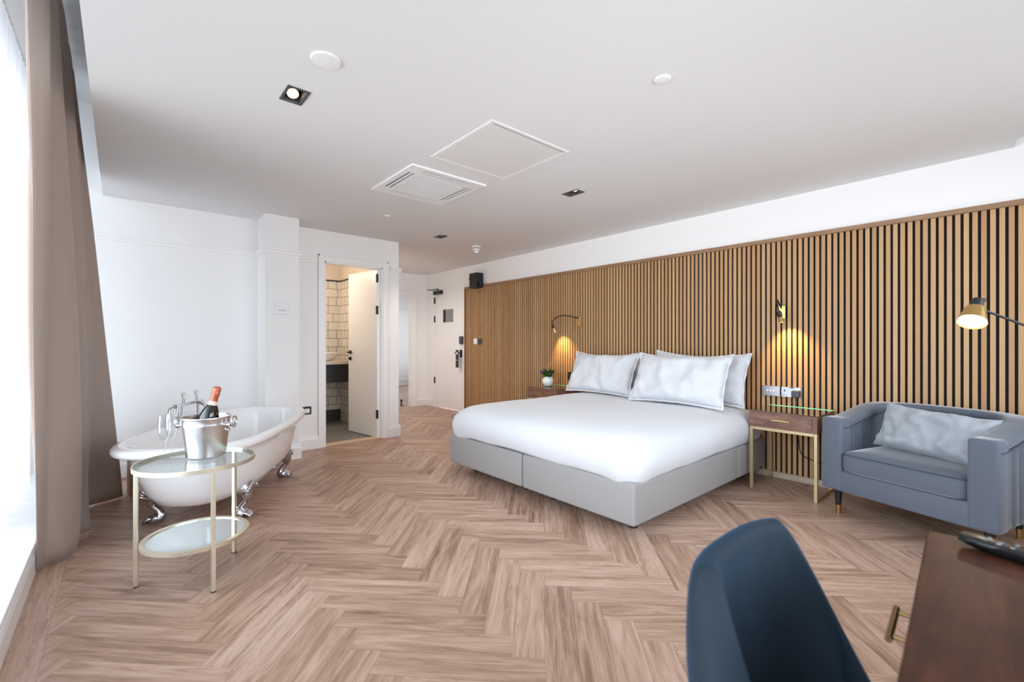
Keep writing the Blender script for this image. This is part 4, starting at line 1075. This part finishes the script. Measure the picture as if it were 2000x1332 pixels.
# champagne flutes
fb = [(.030, 0), (.031, .002), (.006, .006), (.0035, .012), (.0035, .075), (.006, .085), (.018, .10), (.0265, .13), (.028, .17), (.024, .215), (.0234, .215), (.0272, .17), (.0258, .131), (.016, .101), (.002, .09)]
f1 = thing('champagne_flute', 'clear champagne flute on the side table left of the ice bucket, nearer one', 'glass', (.165, 2.80, TZ + .001), 0, 'champagne flutes beside the ice bucket')
bm = B(); lathe(bm, fb, 40); link('glass_body', bm, 'flute', f1, smooth=60, local=True)
f2 = copy_tree(f1); f2.location = (.198, 2.868, TZ + .001); f2['label'] = 'clear champagne flute behind the other one, half hidden by the ice bucket'

# ---------------------------------------------------------------- curtains
def drape(bottom, top, zt, zb, cols, rows, ease, fold=0., big=0.):
    bs, ts = bottom, top
    def samp(P, t):
        f = t * (len(P) - 1); i = min(int(f), len(P) - 2); return P[i].lerp(P[i + 1], f - i)
    g = []
    for r in range(rows + 1):
        q = r / rows; e = ease(q); row = []
        for c in range(cols + 1):
            t = c / cols; p = samp(bs, t).lerp(samp(ts, t), e)
            wob = (noise.noise(Vector((t * 9, q * 2.2, fold))) * .012 + big * math.sin(2 * PI * 6 * t + 1.2) * min(1, t * 4) * max(0, min(1, (.82 - t) * 5))) * math.sin(PI * q) ** .7
            row.append(Vector((p.x + wob, p.y + wob * .6, zb + (zt - zb) * q)))
        g.append(row)
    return g
cur = thing('curtain', 'tall taupe floor-length curtain gathered at the left by the window', 'curtain', (-.2, 3.8, 0))
botm = spline([(-.312, 3.225, 0), (-.285, 3.27, 0), (-.22, 3.31, 0), (-.185, 3.40, 0), (-.19, 3.52, 0), (-.30, 3.56, 0), (-.305, 3.61, 0), (-.205, 3.66, 0), (-.145, 3.72, 0), (-.15, 3.80, 0), (-.29, 3.86, 0), (-.30, 3.95, 0),
              (-.20, 4.02, 0), (-.185, 4.12, 0), (-.23, 4.2, 0), (-.16, 4.29, 0), (-.05, 4.34, 0), (.012, 4.39, 0), (-.03, 4.47, 0), (-.14, 4.5, 0)], 8)
tp_ = []
NP = 9
for k in range(NP * 12 + 1):
    t_ = k / (NP * 12); tp_.append(Vector((-.285 + .042 * math.sin(2 * PI * NP * t_), 2.90 + 1.55 * t_, 0)))
tp_[0] = Vector((-.315, 2.90, 0))
g = drape(botm, tp_, 3.03, .012, 300, 46, lambda q: q ** 1.1, 0., .085)
bm = B(); loft(bm, g, False); link('drape', bm, 'curtain', cur, smooth=75, mods=(('SOLIDIFY', {'thickness': .004, 'offset': 0}),))
bm = B(); tube(bm, [(-.285, WRY + .1, 3.07), (-.285, bk - .05, 3.07)], .012, 12); tag(link('curtain_track', bm, 'whiteplastic'), 'white curtain track in the ceiling recess above the taupe curtain', 'curtain track')
sh_ = thing('sheer_curtain', 'white translucent voile curtain behind the taupe curtain at the window', 'curtain', (-.5, 4.3, 0))
bp = [Vector((-.50 + .018 * math.sin(k * .6) + .012 * math.sin(k * .23), 3.55 + 1.4 * k / 90, 0)) for k in range(91)]
tp2 = [Vector((-.50 + .02 * math.sin(k * 1.35), 3.5 + 1.45 * k / 90, 0)) for k in range(91)]
bm = B(); loft(bm, drape(bp, tp2, 3.03, .165, 260, 30, lambda q: q, 5.), False); link('drape', bm, 'sheer', sh_, smooth=80)
bm = B(); tube(bm, [(-.50, WRY + .1, 3.07), (-.50, bk - .05, 3.07)], .010, 12); tag(link('curtain_track', bm, 'whiteplastic'), 'white track nearest the window carrying the voile curtain', 'curtain track')
# far room ceiling glow
